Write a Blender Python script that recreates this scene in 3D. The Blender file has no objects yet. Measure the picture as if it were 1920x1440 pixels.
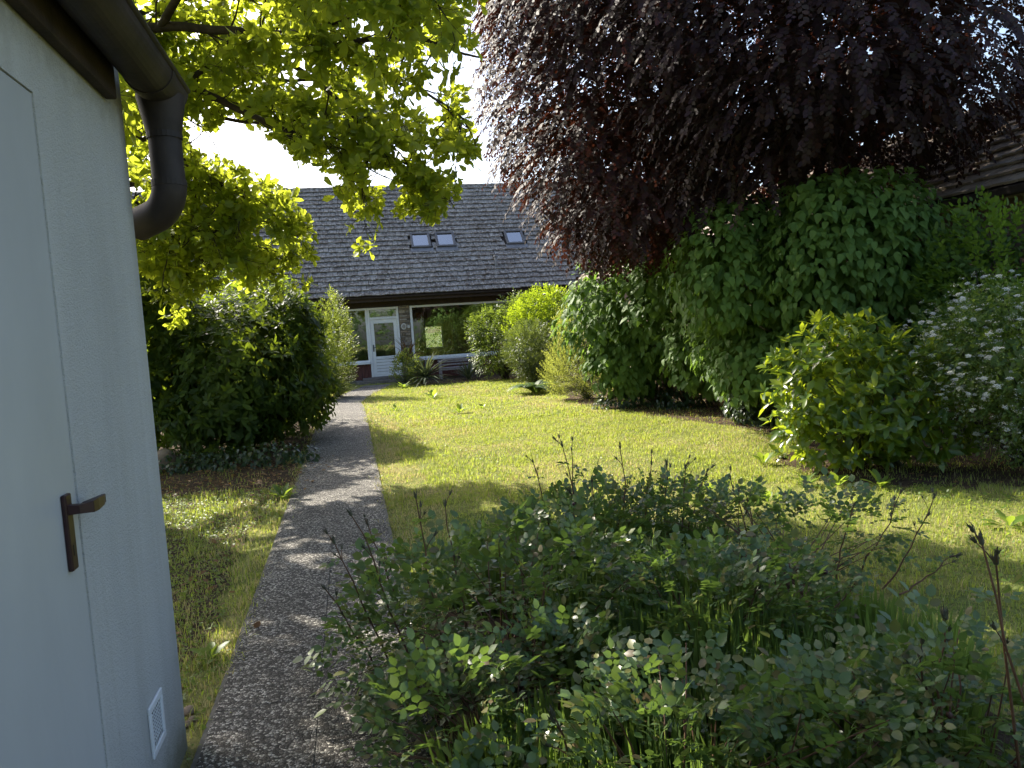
import bpy, math, random
import numpy as np
from mathutils import Matrix, Vector
random.seed(7); RNG = np.random.default_rng(11)
SC = bpy.context.scene; COL = SC.collection
# ------------------------------------------------------------------ camera, sky, sun, exposure
FPX, EYE = 1400.0, 1.65
PITCH, ROLL = math.atan(108/1400), 0.065
cam = bpy.data.cameras.new('camera'); cam.sensor_width = 36; cam.lens = 36*FPX/1920
cam.clip_start = 0.05; cam.clip_end = 2000
cam_o = bpy.data.objects.new('camera', cam); COL.objects.link(cam_o)
MC = Matrix.Rotation(math.pi/2-PITCH, 4, 'X') @ Matrix.Rotation(-ROLL, 4, 'Z')
cam_o.matrix_world = Matrix.Translation((0, 0, EYE)) @ MC
SC.camera = cam_o
SUN_AZ, SUN_EL = math.radians(-45), math.radians(39)      # azimuth from +Y, negative = left
SUN = Vector((math.sin(SUN_AZ)*math.cos(SUN_EL), math.cos(SUN_AZ)*math.cos(SUN_EL), math.sin(SUN_EL)))
w = bpy.data.worlds.new('World'); SC.world = w; w.use_nodes = True
nt = w.node_tree; bg = nt.nodes['Background']
sky = nt.nodes.new('ShaderNodeTexSky'); sky.sky_type = 'NISHITA'; sky.sun_disc = False
sky.sun_elevation = SUN_EL; sky.sun_rotation = SUN_AZ
sky.air_density = 1.0; sky.dust_density = 3.0; sky.ozone_density = 1.0
nt.links.new(sky.outputs[0], bg.inputs[0]); bg.inputs[1].default_value = 0.132
sl = bpy.data.lights.new('sun', 'SUN'); sl.energy = 4.9; sl.angle = math.radians(0.6); sl.color = (1.0, 0.93, 0.80)
so = bpy.data.objects.new('sun', sl); COL.objects.link(so)
so.rotation_euler = SUN.to_track_quat('Z', 'Y').to_euler()
vs = SC.view_settings; vs.view_transform = 'Standard'; vs.look = 'None'; vs.gamma = 1; vs.use_curve_mapping = False
vs.exposure = 1.45
SC.cycles.max_bounces = 8; SC.cycles.transparent_max_bounces = 12; SC.cycles.transmission_bounces = 6
SC.cycles.diffuse_bounces = 4; SC.cycles.glossy_bounces = 3
SC.cycles.caustics_reflective = False; SC.cycles.caustics_refractive = False
# ------------------------------------------------------------------ measuring helpers
M3 = np.array(MC.to_3x3()); CC = np.array([0, 0, EYE])
def ray(x, y): return M3 @ np.array([(x-960)/FPX, -(y-720)/FPX, -1.0])
def P(x, y, d): r = ray(x, y); return CC + r*d/r[1]                       # point at forward distance d
def G(x, y, h=0.0): r = ray(x, y); return CC + r*(h-EYE)/r[2]             # point on level h
def proj(q):
    l = (np.asarray(q)-CC) @ M3; z = -l[..., 2]
    return 960+FPX*l[..., 0]/z, 720-FPX*l[..., 1]/z, z
def on_plane(x, y, o, nn): r = ray(x, y); return CC + r*np.dot(np.asarray(o)-CC, nn)/np.dot(r, nn)
A = math.radians(12)
U = np.array([math.cos(A), math.sin(A), 0]); N = np.array([math.sin(A), -math.cos(A), 0]); Z = np.array([0, 0, 1.0])
def nrm(v): return v/np.maximum(np.linalg.norm(v, axis=-1, keepdims=True), 1e-9)
# ------------------------------------------------------------------ object helpers
def tag(o, label=None, cat=None, group=None, kind=None):
    if label: o['label'] = label
    if cat: o['category'] = cat
    if group: o['group'] = group
    if kind: o['kind'] = kind
    return o
def empty(name, loc=(0, 0, 0), parent=None):
    o = bpy.data.objects.new(name, None); COL.objects.link(o); o.location = Vector(loc); o.parent = parent
    o.empty_display_size = 0.1
    return o
def place(o, parent):
    """parent keeping world placement (parents are unrotated Empties or meshes at known origin)"""
    if parent is not None:
        o.parent = parent
        if parent.type == 'EMPTY': o.matrix_parent_inverse = Matrix.Translation(-parent.location)
    return o
def link(name, me, mat=None, parent=None):
    o = bpy.data.objects.new(name, me); COL.objects.link(o)
    if mat is not None and not me.materials: me.materials.append(mat)
    return place(o, parent)
class MB:
    def __init__(s): s.v = []; s.f = []
    def add(s, vs, fs):
        b = len(s.v); s.v += [tuple(map(float, q)) for q in vs]; s.f += [tuple(b+i for i in f) for f in fs]; return s
    def box(s, o, ax, ay, az, x0, x1, y0, y1, z0, z1):
        o, ax, ay, az = map(np.asarray, (o, ax, ay, az))
        c = [o+ax*x+ay*y+az*z for z in (z0, z1) for y in (y0, y1) for x in (x0, x1)]
        return s.add(c, [(0, 2, 3, 1), (4, 5, 7, 6), (0, 1, 5, 4), (1, 3, 7, 5), (3, 2, 6, 7), (2, 0, 4, 6)])
    def prism(s, pts, d):
        """closed polygon pts extruded by vector d"""
        n = len(pts); pts = [np.asarray(q, float) for q in pts]; d = np.asarray(d, float)
        return s.add(pts+[q+d for q in pts], [tuple(range(n))[::-1], tuple(range(n, 2*n))]+[(i, (i+1) % n, n+(i+1) % n, n+i) for i in range(n)])
    def tube(s, pts, rad, k=8, cap=True):
        pts = np.asarray(pts, float); n = len(pts)
        rad = np.full(n, rad) if np.isscalar(rad) else np.asarray(rad, float)
        t = nrm(np.gradient(pts, axis=0)); ref = np.array([0.31, 0.17, 0.93]) if abs(t[0][2]) < .8 else np.array([0.93, .3, .1])
        e = nrm(np.cross(t[0], ref)); vv = []
        for i in range(n):
            e = e - t[i]*np.dot(e, t[i]); e = e/max(np.linalg.norm(e), 1e-9); f = np.cross(t[i], e)
            for j in range(k):
                a = 2*math.pi*j/k; vv.append(pts[i]+rad[i]*(e*math.cos(a)+f*math.sin(a)))
        fs = [(i*k+j, i*k+(j+1) % k, (i+1)*k+(j+1) % k, (i+1)*k+j) for i in range(n-1) for j in range(k)]
        if cap: fs += [tuple(range(k))[::-1], tuple((n-1)*k+j for j in range(k))]
        return s.add(vv, fs)
    def build(s, name, mat, parent=None, bevel=0, smooth=False, seg=2):
        me = bpy.data.meshes.new(name); me.from_pydata(s.v, [], s.f); me.update()
        if smooth: me.shade_smooth()
        o = link(name, me, mat, parent)
        if bevel:
            m = o.modifiers.new('bevel', 'BEVEL'); m.width = bevel; m.segments = seg; m.limit_method = 'ANGLE'; m.angle_limit = math.radians(40)
        return o
def poly_mesh(V, faces_idx, totals):
    """V (n,3), flat loop index array, loop totals"""
    me = bpy.data.meshes.new('m')
    me.vertices.add(len(V)); me.vertices.foreach_set('co', np.ascontiguousarray(V, np.float32).ravel())
    me.loops.add(len(faces_idx)); me.loops.foreach_set('vertex_index', faces_idx.astype(np.int32))
    st = np.concatenate([[0], np.cumsum(totals)[:-1]]).astype(np.int32)
    me.polygons.add(len(totals)); me.polygons.foreach_set('loop_start', st)
    me.update(calc_edges=True); me.validate(); return me
# ------------------------------------------------------------------ materials
MATS = {}
class NT:
    def __init__(s, name):
        s.m = bpy.data.materials.new(name); s.m.use_nodes = True; s.t = s.m.node_tree
        s.b = s.t.nodes['Principled BSDF']; s.out = s.t.nodes['Material Output']; s.tc = None
    def n(s, ty, **k):
        x = s.t.nodes.new(ty)
        for a, b in k.items():
            if a.startswith('i_'): x.inputs[a[2:].replace('_', ' ')].default_value = b
            else: setattr(x, a, b)
        return x
    def l(s, a, b): s.t.links.new(a, b)
    def obj(s):
        if s.tc is None: s.tc = s.n('ShaderNodeNewGeometry')
        return s.tc.outputs['Position']
    def noise(s, scale, detail=4, rough=.55, vec=None, stretch=None):
        x = s.n('ShaderNodeTexNoise', i_Scale=scale, i_Detail=detail, i_Roughness=rough)
        v = vec or s.obj()
        if stretch:
            mp = s.n('ShaderNodeMapping'); mp.inputs['Scale'].default_value = stretch; s.l(v, mp.inputs[0]); v = mp.outputs[0]
        s.l(v, x.inputs['Vector']); return x.outputs['Fac']
    def ramp(s, fac, stops):
        r = s.n('ShaderNodeValToRGB'); e = r.color_ramp.elements
        while len(e) < len(stops): e.new(.5)
        for q, (p, c) in zip(e, stops):
            q.position = p; q.color = (*c, 1) if isinstance(c, tuple) else (c, c, c, 1)
        s.l(fac, r.inputs[0]); return r.outputs[0]
    def mix(s, fac, a, b, mode='MIX'):
        x = s.n('ShaderNodeMix', data_type='RGBA', blend_type=mode)
        for i, v in ((0, fac), (6, a), (7, b)):
            if hasattr(v, 'links'): s.l(v, x.inputs[i])
            elif isinstance(v, tuple): x.inputs[i].default_value = (*v, 1)
            else: x.inputs[i].default_value = v
        return x.outputs[2]
    def math(s, op, a, b=0.0):
        x = s.n('ShaderNodeMath', operation=op)
        for i, v in ((0, a), (1, b)):
            if hasattr(v, 'links'): s.l(v, x.inputs[i])
            else: x.inputs[i].default_value = v
        return x.outputs[0]
    def bump(s, h, strength=.3, dist=.01):
        b = s.n('ShaderNodeBump', i_Strength=strength, i_Distance=dist); s.l(h, b.inputs['Height']); s.l(b.outputs[0], s.b.inputs['Normal'])
    def col(s, c):
        if hasattr(c, 'links'): s.l(c, s.b.inputs['Base Color'])
        else: s.b.inputs['Base Color'].default_value = (*c, 1)
    def rough(s, r, spec=.5):
        if hasattr(r, 'links'): s.l(r, s.b.inputs['Roughness'])
        else: s.b.inputs['Roughness'].default_value = r
        s.b.inputs['Specular IOR Level'].default_value = spec
def rnd_id(t):
    """a value per mesh island, shifted per object"""
    g = t.n('ShaderNodeNewGeometry'); o = t.n('ShaderNodeObjectInfo')
    return t.math('FRACT', t.math('ADD', g.outputs['Random Per Island'], o.outputs['Random']))
def plain(name, c, rough=.6, var=.25, scale=6, bump=0.0, spec=.4, bscale=60, stretch=None, metal=0):
    t = NT(name); f = t.noise(scale, 5, .6, stretch=stretch)
    t.col(t.ramp(f, [(.3, tuple(x*(1-var) for x in c)), (.7, tuple(min(x*(1+var), 1) for x in c))])); t.rough(rough, spec)
    t.b.inputs['Metallic'].default_value = metal
    if bump: t.bump(t.noise(bscale, 4), bump, .01)
    MATS[name] = t.m; return t.m
def leafmat(name, cols, trans, tf=.45, rough=.45, spec=.4, vein=True):
    """cols: ramp of leaf colours over a per-leaf value; trans: colour of the light coming through"""
    t = NT(name); r = rnd_id(t)
    n = len(cols); c = t.ramp(r, [(i/(max(n-1, 1)), q) for i, q in enumerate(cols)])
    nf = t.noise(1.3, 3); c = t.mix(t.math('MULTIPLY', nf, .35), c, tuple(x*.55 for x in cols[0]))
    t.col(c); t.rough(rough, spec)
    tr = t.n('ShaderNodeBsdfTranslucent')
    tc = t.mix(t.math('MULTIPLY', r, .5), trans, tuple(x*.55 for x in trans)); t.l(tc, tr.inputs[0])
    mx = t.n('ShaderNodeMixShader'); mx.inputs[0].default_value = tf
    t.l(t.b.outputs[0], mx.inputs[1]); t.l(tr.outputs[0], mx.inputs[2]); t.l(mx.outputs[0], t.out.inputs[0])
    MATS[name] = t.m; return t.m
bark_dark = plain('bark_dark', (.045, .036, .03), .9, .4, 14, .6, .2, 40)
bark_grey = plain('bark_grey', (.12, .10, .08), .9, .35, 14, .6, .2, 40)
stem_green = plain('stem_green', (.07, .085, .03), .7, .4, 20)
stem_red = plain('stem_red', (.11, .055, .03), .6, .4, 25)
L_mag = leafmat('leaf_magnolia', [(.05, .10, .012), (.085, .14, .018), (.13, .17, .025)], (.62, .70, .05), .56, .45)
L_beech = leafmat('leaf_beech', [(.022, .015, .021), (.033, .018, .023), (.030, .025, .017), (.050, .023, .019)], (.13, .036, .018), .20, .56, .15)
L_lilac = leafmat('leaf_lilac', [(.075, .145, .036), (.105, .185, .042), (.135, .21, .045)], (.24, .40, .05), .36, .56, .2)
L_rhodo = leafmat('leaf_rhododendron', [(.014, .032, .007), (.024, .052, .010), (.08, .13, .02)], (.36, .48, .03), .32, .52, .18)
L_laurel = leafmat('leaf_laurel', [(.022, .06, .014), (.05, .11, .016), (.15, .21, .02)], (.50, .62, .03), .42, .3, .55)
L_lime = leafmat('leaf_lime', [(.08, .14, .014), (.12, .19, .018)], (.48, .62, .03), .48, .45)
L_gold = leafmat('leaf_gold', [(.14, .17, .03), (.2, .21, .05), (.11, .15, .03)], (.55, .6, .10), .45, .5)
L_box = leafmat('leaf_box', [(.045, .085, .02), (.08, .12, .03), (.10, .14, .03)], (.36, .48, .05), .38, .45)
L_ball = leafmat('leaf_ball', [(.05, .08, .03), (.075, .105, .045), (.09, .12, .05)], (.30, .38, .06), .28, .45)
L_privet = leafmat('leaf_privet', [(.05, .085, .025), (.08, .12, .03), (.12, .15, .04)], (.40, .48, .06), .42, .45)
L_phila = leafmat('leaf_philadelphus', [(.06, .12, .02), (.09, .16, .025)], (.34, .5, .04), .42, .5)
L_spir = leafmat('leaf_spirea', [(.05, .10, .025), (.07, .12, .03), (.10, .13, .03)], (.28, .4, .05), .38, .5)
L_rose = leafmat('leaf_rose', [(.048, .095, .034), (.065, .12, .042), (.085, .14, .038), (.07, .115, .05), (.09, .15, .035), (.15, .16, .03), (.12, .07, .035)], (.24, .38, .06), .30, .36, .5)
L_lav = leafmat('leaf_lavender', [(.06, .11, .03), (.085, .14, .04), (.11, .16, .045)], (.28, .42, .06), .38, .5)
L_ivy = leafmat('leaf_ivy', [(.016, .038, .014), (.03, .06, .02)], (.14, .22, .03), .25, .35, .5)
L_weed = leafmat('leaf_weed', [(.07, .13, .02), (.11, .18, .03)], (.42, .56, .05), .45, .45)
L_yucca = leafmat('leaf_yucca', [(.05, .075, .045), (.09, .11, .06)], (.2, .25, .08), .2, .4)
L_fern = leafmat('leaf_fern', [(.05, .10, .03), (.07, .13, .035)], (.3, .42, .06), .4, .5)
L_dry = leafmat('leaf_dry', [(.16, .09, .035), (.22, .13, .05), (.12, .06, .03)], (.35, .2, .06), .3, .6, .2)
petal = leafmat('petal_white', [(.62, .62, .55), (.72, .72, .66)], (.6, .6, .5), .3, .7, .2)
def grass_mat():
    t = NT('grass_blade'); r = rnd_id(t)
    at = t.n('ShaderNodeAttribute', attribute_name='dry')
    g = t.ramp(r, [(0, (.12, .17, .034)), (.5, (.19, .235, .055)), (1, (.27, .29, .09))])
    d = t.ramp(r, [(0, (.32, .28, .11)), (1, (.48, .42, .21))])
    c = t.mix(at.outputs['Fac'], g, d); t.col(c); t.rough(.5, .3)
    tr = t.n('ShaderNodeBsdfTranslucent'); t.l(t.mix(at.outputs['Fac'], (.50, .58, .07), (.58, .48, .2)), tr.inputs[0])
    mx = t.n('ShaderNodeMixShader'); mx.inputs[0].default_value = .42
    t.l(t.b.outputs[0], mx.inputs[1]); t.l(tr.outputs[0], mx.inputs[2]); t.l(mx.outputs[0], t.out.inputs[0]); return t.m
GRASS = grass_mat()
def ground_mat():
    t = NT('ground'); a = t.noise(.9, 6, .65); b = t.noise(30, 5, .7)
    c1 = t.ramp(a, [(.34, (.13, .16, .042)), (.50, (.20, .21, .06)), (.68, (.32, .28, .12))])
    c2 = t.ramp(b, [(.3, .45), (.7, 1.25)]); t.col(t.mix(1.0, c1, c2, 'MULTIPLY')); t.rough(.95, .1); t.bump(b, .8, .03); return t.m
def soil_mat():
    t = NT('soil'); a = t.noise(3, 6, .7); b = t.noise(45, 5, .7)
    c1 = t.ramp(a, [(.35, (.045, .032, .02)), (.6, (.10, .07, .045)), (.75, (.075, .075, .03))])
    t.col(t.mix(1.0, c1, t.ramp(b, [(.3, .5), (.7, 1.3)]), 'MULTIPLY')); t.rough(.95, .1); t.bump(b, .9, .03); return t.m
def aggregate_mat():
    t = NT('exposed_aggregate')
    v = t.n('ShaderNodeTexVoronoi', i_Scale=82.0); t.l(t.obj(), v.inputs['Vector'])
    v2 = t.n('ShaderNodeTexVoronoi', i_Scale=82.0); v2.feature = 'DISTANCE_TO_EDGE'; t.l(t.obj(), v2.inputs['Vector'])
    sp = t.n('ShaderNodeSeparateColor'); t.l(v.outputs['Color'], sp.inputs[0])
    peb = t.ramp(sp.outputs[0], [(.0, (.03, .026, .022)), (.4, (.09, .08, .068)), (.62, (.24, .22, .19)), (1, (.66, .62, .54))])
    edge = t.ramp(v2.outputs['Distance'], [(.02, 0.0), (.16, 1.0)])
    c = t.mix(edge, (.035, .031, .027), peb)
    big = t.ramp(t.noise(1.2, 5), [(.3, .62), (.7, 1.1)]); c = t.mix(1.0, c, big, 'MULTIPLY')
    t.col(c); t.rough(.75, .3); t.bump(t.ramp(v2.outputs['Distance'], [(0, 0.0), (.3, 1.0)]), .7, .006); return t.m
def stucco_mat():
    t = NT('white_stucco'); a = t.noise(1.4, 5, .6, stretch=(1, 1, .35)); b = t.noise(85, 4, .7); d = t.noise(230, 2, .5)
    c = t.ramp(a, [(.3, (.48, .475, .455)), (.65, (.61, .605, .585))])
    sp = t.ramp(t.noise(26, 3, .7), [(.66, 0.0), (.72, 1.0)]); c = t.mix(t.math('MULTIPLY', sp, .22), c, (.25, .23, .2))
    st = t.ramp(t.noise(5, 4, .7, stretch=(1, 1, .06)), [(.5, 0.0), (.75, 1.0)]); c = t.mix(t.math('MULTIPLY', st, .38), c, (.38, .36, .31))
    xyz = t.n('ShaderNodeSeparateXYZ'); t.l(t.obj(), xyz.inputs[0])
    wob = t.math('ADD', xyz.outputs[2], t.math('MULTIPLY', t.noise(7, 4, .7), .22))
    foot = t.ramp(wob, [(.15, 1.0), (.30, 0.0)]); c = t.mix(t.math('MULTIPLY', foot, .75), c, (.20, .19, .12))     # algae stain at the foot
    kc = G(348, 1412)-N*.07                                    # run-off stain down the corner under the gutter
    tt = t.math('ADD', t.math('ADD', t.math('MULTIPLY', xyz.outputs[0], float(N[0])), t.math('MULTIPLY', xyz.outputs[1], float(N[1]))), float(-(kc[:2] @ N[:2])))
    tt = t.math('ADD', tt, t.math('MULTIPLY', t.noise(9, 5, .75, stretch=(1, 1, .25)), -.10))
    near = t.ramp(t.math('ADD', tt, .1), [(.04, 1.0), (.16, 0.0)]); high = t.ramp(t.math('MULTIPLY', xyz.outputs[2], .333), [(.55, 0.0), (.86, 1.0)])
    c = t.mix(t.math('MULTIPLY', t.math('MULTIPLY', near, high), .85), c, (.10, .085, .06))
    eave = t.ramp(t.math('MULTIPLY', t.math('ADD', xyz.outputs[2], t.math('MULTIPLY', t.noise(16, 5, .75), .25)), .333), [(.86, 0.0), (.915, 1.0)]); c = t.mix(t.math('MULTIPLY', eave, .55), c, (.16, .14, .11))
    t.col(c); t.rough(.9, .2); t.bump(t.math('ADD', b, t.math('MULTIPLY', d, .6)), .75, .013); return t.m
def tile_mat(name, dark, light, lich=.5):
    t = NT(name); r = rnd_id(t); c = t.ramp(r, [(0, tuple(x*.9 for x in dark)), (.85, dark), (1, tuple((a+b)/2 for a, b in zip(dark, light)))])
    n1 = t.ramp(t.noise(11, 5, .75), [(.49, 0.0), (.58, 1.0)]); c = t.mix(t.math('MULTIPLY', n1, lich), c, (.37, .36, .34))
    n2 = t.ramp(t.noise(1.1, 5, .65), [(.48, 0.0), (.7, 1.0)]); c = t.mix(t.math('MULTIPLY', n2, .35), c, (.31, .305, .29))
    n3 = t.ramp(t.noise(4, 5, .7), [(.55, 0.0), (.66, 1.0)]); c = t.mix(t.math('MULTIPLY', n3, .75), c, (.06, .042, .024))
    t.col(c); t.rough(.7, .35); t.bump(t.noise(60, 4), .5, .01); return t.m
def stone_mat():
    t = NT('wall_stone'); r = rnd_id(t); c = t.ramp(r, [(0, (.14, .11, .08)), (.3, (.30, .25, .19)), (.6, (.22, .19, .16)), (.85, (.42, .37, .30)), (1, (.26, .18, .12))])
    n = t.noise(18, 5, .7); t.col(t.mix(1.0, c, t.ramp(n, [(.3, .65), (.7, 1.2)]), 'MULTIPLY')); t.rough(.85, .2); t.bump(n, .5, .02); return t.m
def glass_mat(name='glass', base=.06):
    t = NT(name); f = t.n('ShaderNodeFresnel', i_IOR=1.5); tr = t.n('ShaderNodeBsdfTransparent'); tr.inputs[0].default_value = (.86, .9, .88, 1)
    g = t.n('ShaderNodeBsdfGlossy', i_Roughness=.015); g.inputs[0].default_value = (.95, .97, 1, 1)
    mx = t.n('ShaderNodeMixShader'); t.l(t.math('ADD', t.math('MULTIPLY', f.outputs[0], 1.6), base), mx.inputs[0])
    t.l(tr.outputs[0], mx.inputs[1]); t.l(g.outputs[0], mx.inputs[2]); t.l(mx.outputs[0], t.out.inputs[0]); return t.m
GROUND, SOIL, AGG, STUCCO = ground_mat(), soil_mat(), aggregate_mat(), stucco_mat()
TILE = tile_mat('roof_tile_grey', (.118, .102, .088), (.28, .26, .235), .72); TILE_B = tile_mat('roof_tile_brown', (.26, .20, .15), (.36, .30, .24), .15)
STONE, GLASS = stone_mat(), glass_mat()
white_paint = plain('white_paint', (.74, .75, .76), .45, .06, 5)
door_paint = plain('grey_white_door_paint', (.47, .475, .475), .5, .10, 1.6, .05, .4, 30, stretch=(1, 1, .4))
frame_grey = plain('skylight_frame_grey', (.075, .075, .08), .5, .2, 6)
dark_brown = plain('dark_brown_wood', (.035, .022, .016), .75, .4, 9, .2)
maroon = plain('maroon_boards', (.09, .03, .024), .65, .25, 9, .2, .4, 40, (1, 1, .2))
copper = plain('brown_gutter_metal', (.034, .025, .022), .62, .4, 7, .15, .3, 20)
zinc = plain('grey_flashing', (.16, .16, .17), .5, .25, 6, 0, .5, 60, None, .2)
handle_red = plain('oxblood_enamel', (.032, .011, .013), .42, .3, 30)
mortar = plain('mortar', (.13, .12, .10), .95, .3, 20, .5)
weathered = plain('weathered_grey_wood', (.28, .25, .25), .85, .3, 12, .4, .2, 60, (1, 1, 6))
fence_wood = plain('tan_fence_wood', (.30, .19, .09), .8, .3, 9, .3)
concrete = plain('step_concrete', (.16, .14, .125), .9, .3, 8, .4)
plaster_in = plain('interior_plaster', (.30, .24, .17), .9, .15, 3)
wood_in = plain('interior_wood', (.20, .10, .045), .6, .3, 6)
curtain_m = plain('curtain_cloth', (.50, .27, .10), .9, .15, 8)
brick_w = plain('wing_render', (.19, .13, .105), .9, .2, 4, .3)
rock_m = plain('stone_boulder', (.21, .16, .12), .9, .4, 9, .8, .2, 20)
black_m = plain('black_metal', (.015, .015, .016), .4, .2)
# ------------------------------------------------------------------ ground, beds, path
MB().add([(-400, -60, 0), (400, -60, 0), (400, 900, 0), (-400, 900, 0)], [(0, 1, 2, 3)]).build('ground', GROUND)['kind'] = 'structure'
def smooth_poly(pts, n=10, jit=.06):
    pts = np.array(pts, float); k = len(pts); out = []
    for i in range(k):
        p0, p1, p2, p3 = (pts[(i+j-1) % k] for j in range(4))
        for s in np.linspace(0, 1, n, endpoint=False):
            q = .5*((2*p1)+(-p0+p2)*s+(2*p0-5*p1+4*p2-p3)*s*s+(-p0+3*p1-3*p2+p3)*s**3); out.append(q+RNG.normal(0, jit, 2))
    return np.array(out)
def inside(poly, xy):
    x, y = xy[:, 0], xy[:, 1]; r = np.zeros(len(xy), bool); j = len(poly)-1
    for i in range(len(poly)):
        xi, yi = poly[i]; xj, yj = poly[j]
        c = ((yi > y) != (yj > y)) & (x < (xj-xi)*(y-yi)/(yj-yi+1e-12)+xi); r ^= c; j = i
    return r
def sheet(name, poly, mat, z):
    o = MB().add([(x, y, z) for x, y in poly], [tuple(range(len(poly)))]).build(name, mat); o['kind'] = 'structure'; return o
BED_VERGE = smooth_poly([(-1.75, 3.4), (-2.05, 5), (-2.45, 7), (-2.75, 8.6), (-4.5, 9), (-5.5, 7), (-3.6, 4), (-2.2, 3.0)], 8, .05)
BED_ROSE = smooth_poly([(-.35, 1.2), (-.55, 3.2), (-.6, 4.6), (.1, 5.4), (1.2, 5.3), (1.75, 4.2), (1.75, 3.0), (2.1, 2.2), (2.3, 1.0), (1, .6)], 10, .02)
BED_RIGHT = smooth_poly([(1.0, 24.5), (.9, 20), (1.2, 16), (1.9, 13.4), (2.9, 11.2), (3.5, 9.3), (3.0, 8.3), (2.9, 7.4), (3.4, 6.5), (4.4, 6.3), (5.2, 5.5), (8, 5), (8, 12), (5, 24)], 8, .07)
BED_LEFT = smooth_poly([(-3.15, 10.4), (-3.3, 12.5), (-3.75, 15), (-7, 16.5), (-9, 12), (-7, 9.9), (-4.8, 9.6)], 8, .06)
BED_BARE = smooth_poly([(-2.55, 9.2), (-2.5, 8.6), (-3.2, 8.2), (-4.2, 8.3), (-5, 8.9), (-4.6, 9.7), (-3.3, 10.1)], 8, .05)
BED_HOUSE = smooth_poly([(-3.2, 23.4), (-1.5, 23.3), (.5, 23.6), (1.4, 24.2), (2.2, 27), (-3.6, 26.1)], 8, .05)
sheet('verge_soil', BED_VERGE, SOIL, .004); sheet('flower_bed_soil', BED_ROSE, SOIL, .004); sheet('hedge_bed_soil', BED_RIGHT, SOIL, .004)
sheet('shrub_bed_soil', BED_LEFT, SOIL, .004); sheet('bare_soil', BED_BARE, SOIL, .008); sheet('house_bed_soil', BED_HOUSE, SOIL, .004)
# path: two columns of exposed-aggregate slabs
axis_pts = [np.array([-.885, 2.9])+np.array([-.2126, 1])*t for t in np.linspace(-4, 14.0, 90)]
last = axis_pts[-1]
for tx, ty in [(-4.20, 18.2), (-4.33, 19.6), (-4.40, 21.2), (-4.40, 23.0), (-4.38, 24.9)]: axis_pts.append(np.array([tx, ty]))
ap = np.array(axis_pts); seg = np.concatenate([[0], np.cumsum(np.linalg.norm(np.diff(ap, axis=0), axis=1))])
def path_at(s):
    p = np.array([np.interp(s, seg, ap[:, 0]), np.interp(s, seg, ap[:, 1])]); e = .3
    q = np.array([np.interp(s+e, seg, ap[:, 0]), np.interp(s+e, seg, ap[:, 1])])-np.array([np.interp(s-e, seg, ap[:, 0]), np.interp(s-e, seg, ap[:, 1])])
    q /= np.linalg.norm(q); return p, q, np.array([q[1], -q[0]])
LP = seg[-1]; b = MB(); lft, rgt = [], []
for s in np.linspace(.4, LP-.4, 60):
    p, t_, r_ = path_at(s); lft.append(p-r_*.475); rgt.append(p+r_*.475)
PATH_POLY = np.array(lft+rgt[::-1])
path_o = sheet('garden_path', PATH_POLY, mortar, .021)
s = .5; row = 0
while s < LP-1.4:
    for c in (0, 1):
        m = MB(); g = .0016; gt_ = .0014; vs_ = []
        dz = RNG.normal(0, .001); tl = RNG.normal(0, .002, 2)
        for (ss, oo) in ((s+gt_, c*.455-.455+g), (s+gt_, c*.455-g), (s+1-gt_, c*.455-g), (s+1-gt_, c*.455-.455+g)):
            p, t_, r_ = path_at(ss); q = p+r_*oo; vs_.append((q[0], q[1], .026+dz+tl[0]*(oo-c*.5+.25)+tl[1]*(ss-s-.5)*.4))
        m.prism([(x, y, .005) for x, y, _ in vs_], (0, 0, 1)); m.v = m.v[:4]+vs_
        m.build('slab', AGG, path_o, .0015, seg=1)
    s += 1.0; row += 1
# ------------------------------------------------------------------ leaf machinery
def tmpl(ys, ws, width, fold=.15, droop=.12, stalk=0.0):
    """leaf along +Y of length 1; ys, ws: outline stations"""
    n = len(ys); V = []; mid = []; Lf = {}; Rt = {}
    for i, (y, w_) in enumerate(zip(ys, ws)):
        x = w_*width/2; mid.append(len(V)); V.append((0, y+stalk, -droop*y*y))
        if w_ > 0:
            Lf[i] = len(V); V.append((-x, y+stalk, -droop*y*y+fold*x)); Rt[i] = len(V); V.append((x, y+stalk, -droop*y*y+fold*x))
    Fs = []
    for i in range(n-1):
        for S, fl in ((Rt, False), (Lf, True)):
            a = [mid[i]]+([S[i]] if i in S else [])+([S[i+1]] if i+1 in S else [])+[mid[i+1]]
            if len(a) >= 3: Fs.append(tuple(a[::-1]) if fl else tuple(a))
    return np.array(V, float), Fs
T_LOW = tmpl([0, .5, 1], [0, 1, 0], .5)
T_MED = tmpl([0, .3, .7, 1], [0, 1, .8, 0], .5)
T_OBOV = tmpl([0, .35, .75, 1], [0, .72, 1, 0], .50, .18, .15)
T_HEART = tmpl([-.05, .18, .55, 1], [.5, 1, .75, 0], .74, .16, .22, .1)
T_LANC = tmpl([0, .3, .65, 1], [0, .85, 1, 0], .34, .2, .18)
T_BEECH = (np.array([(0, 0, 0), (.26, .28, .03), (.28, .66, .0), (0, 1, -.08), (-.28, .66, .0), (-.26, .28, .03)]), [(0, 1, 2, 3, 4, 5)])
T_ROSE = tmpl([0, .25, .62, 1], [0, .9, .95, 0], .68, .16, .12)
T_THIN = tmpl([0, .5, 1], [.5, 1, 0], .09, .3, .15)
def leaf_world(T, pos, ax, nm, sz, wid=None):
    V = T[0]; ax = nrm(ax); sd = nrm(np.cross(ax, nm)); nn = np.cross(sd, ax); sz = np.asarray(sz).reshape(-1, 1, 1)
    return pos[:, None, :]+sz*(V[None, :, 0:1]*sd[:, None]+V[None, :, 1:2]*ax[:, None]+V[None, :, 2:3]*nn[:, None])
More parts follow.
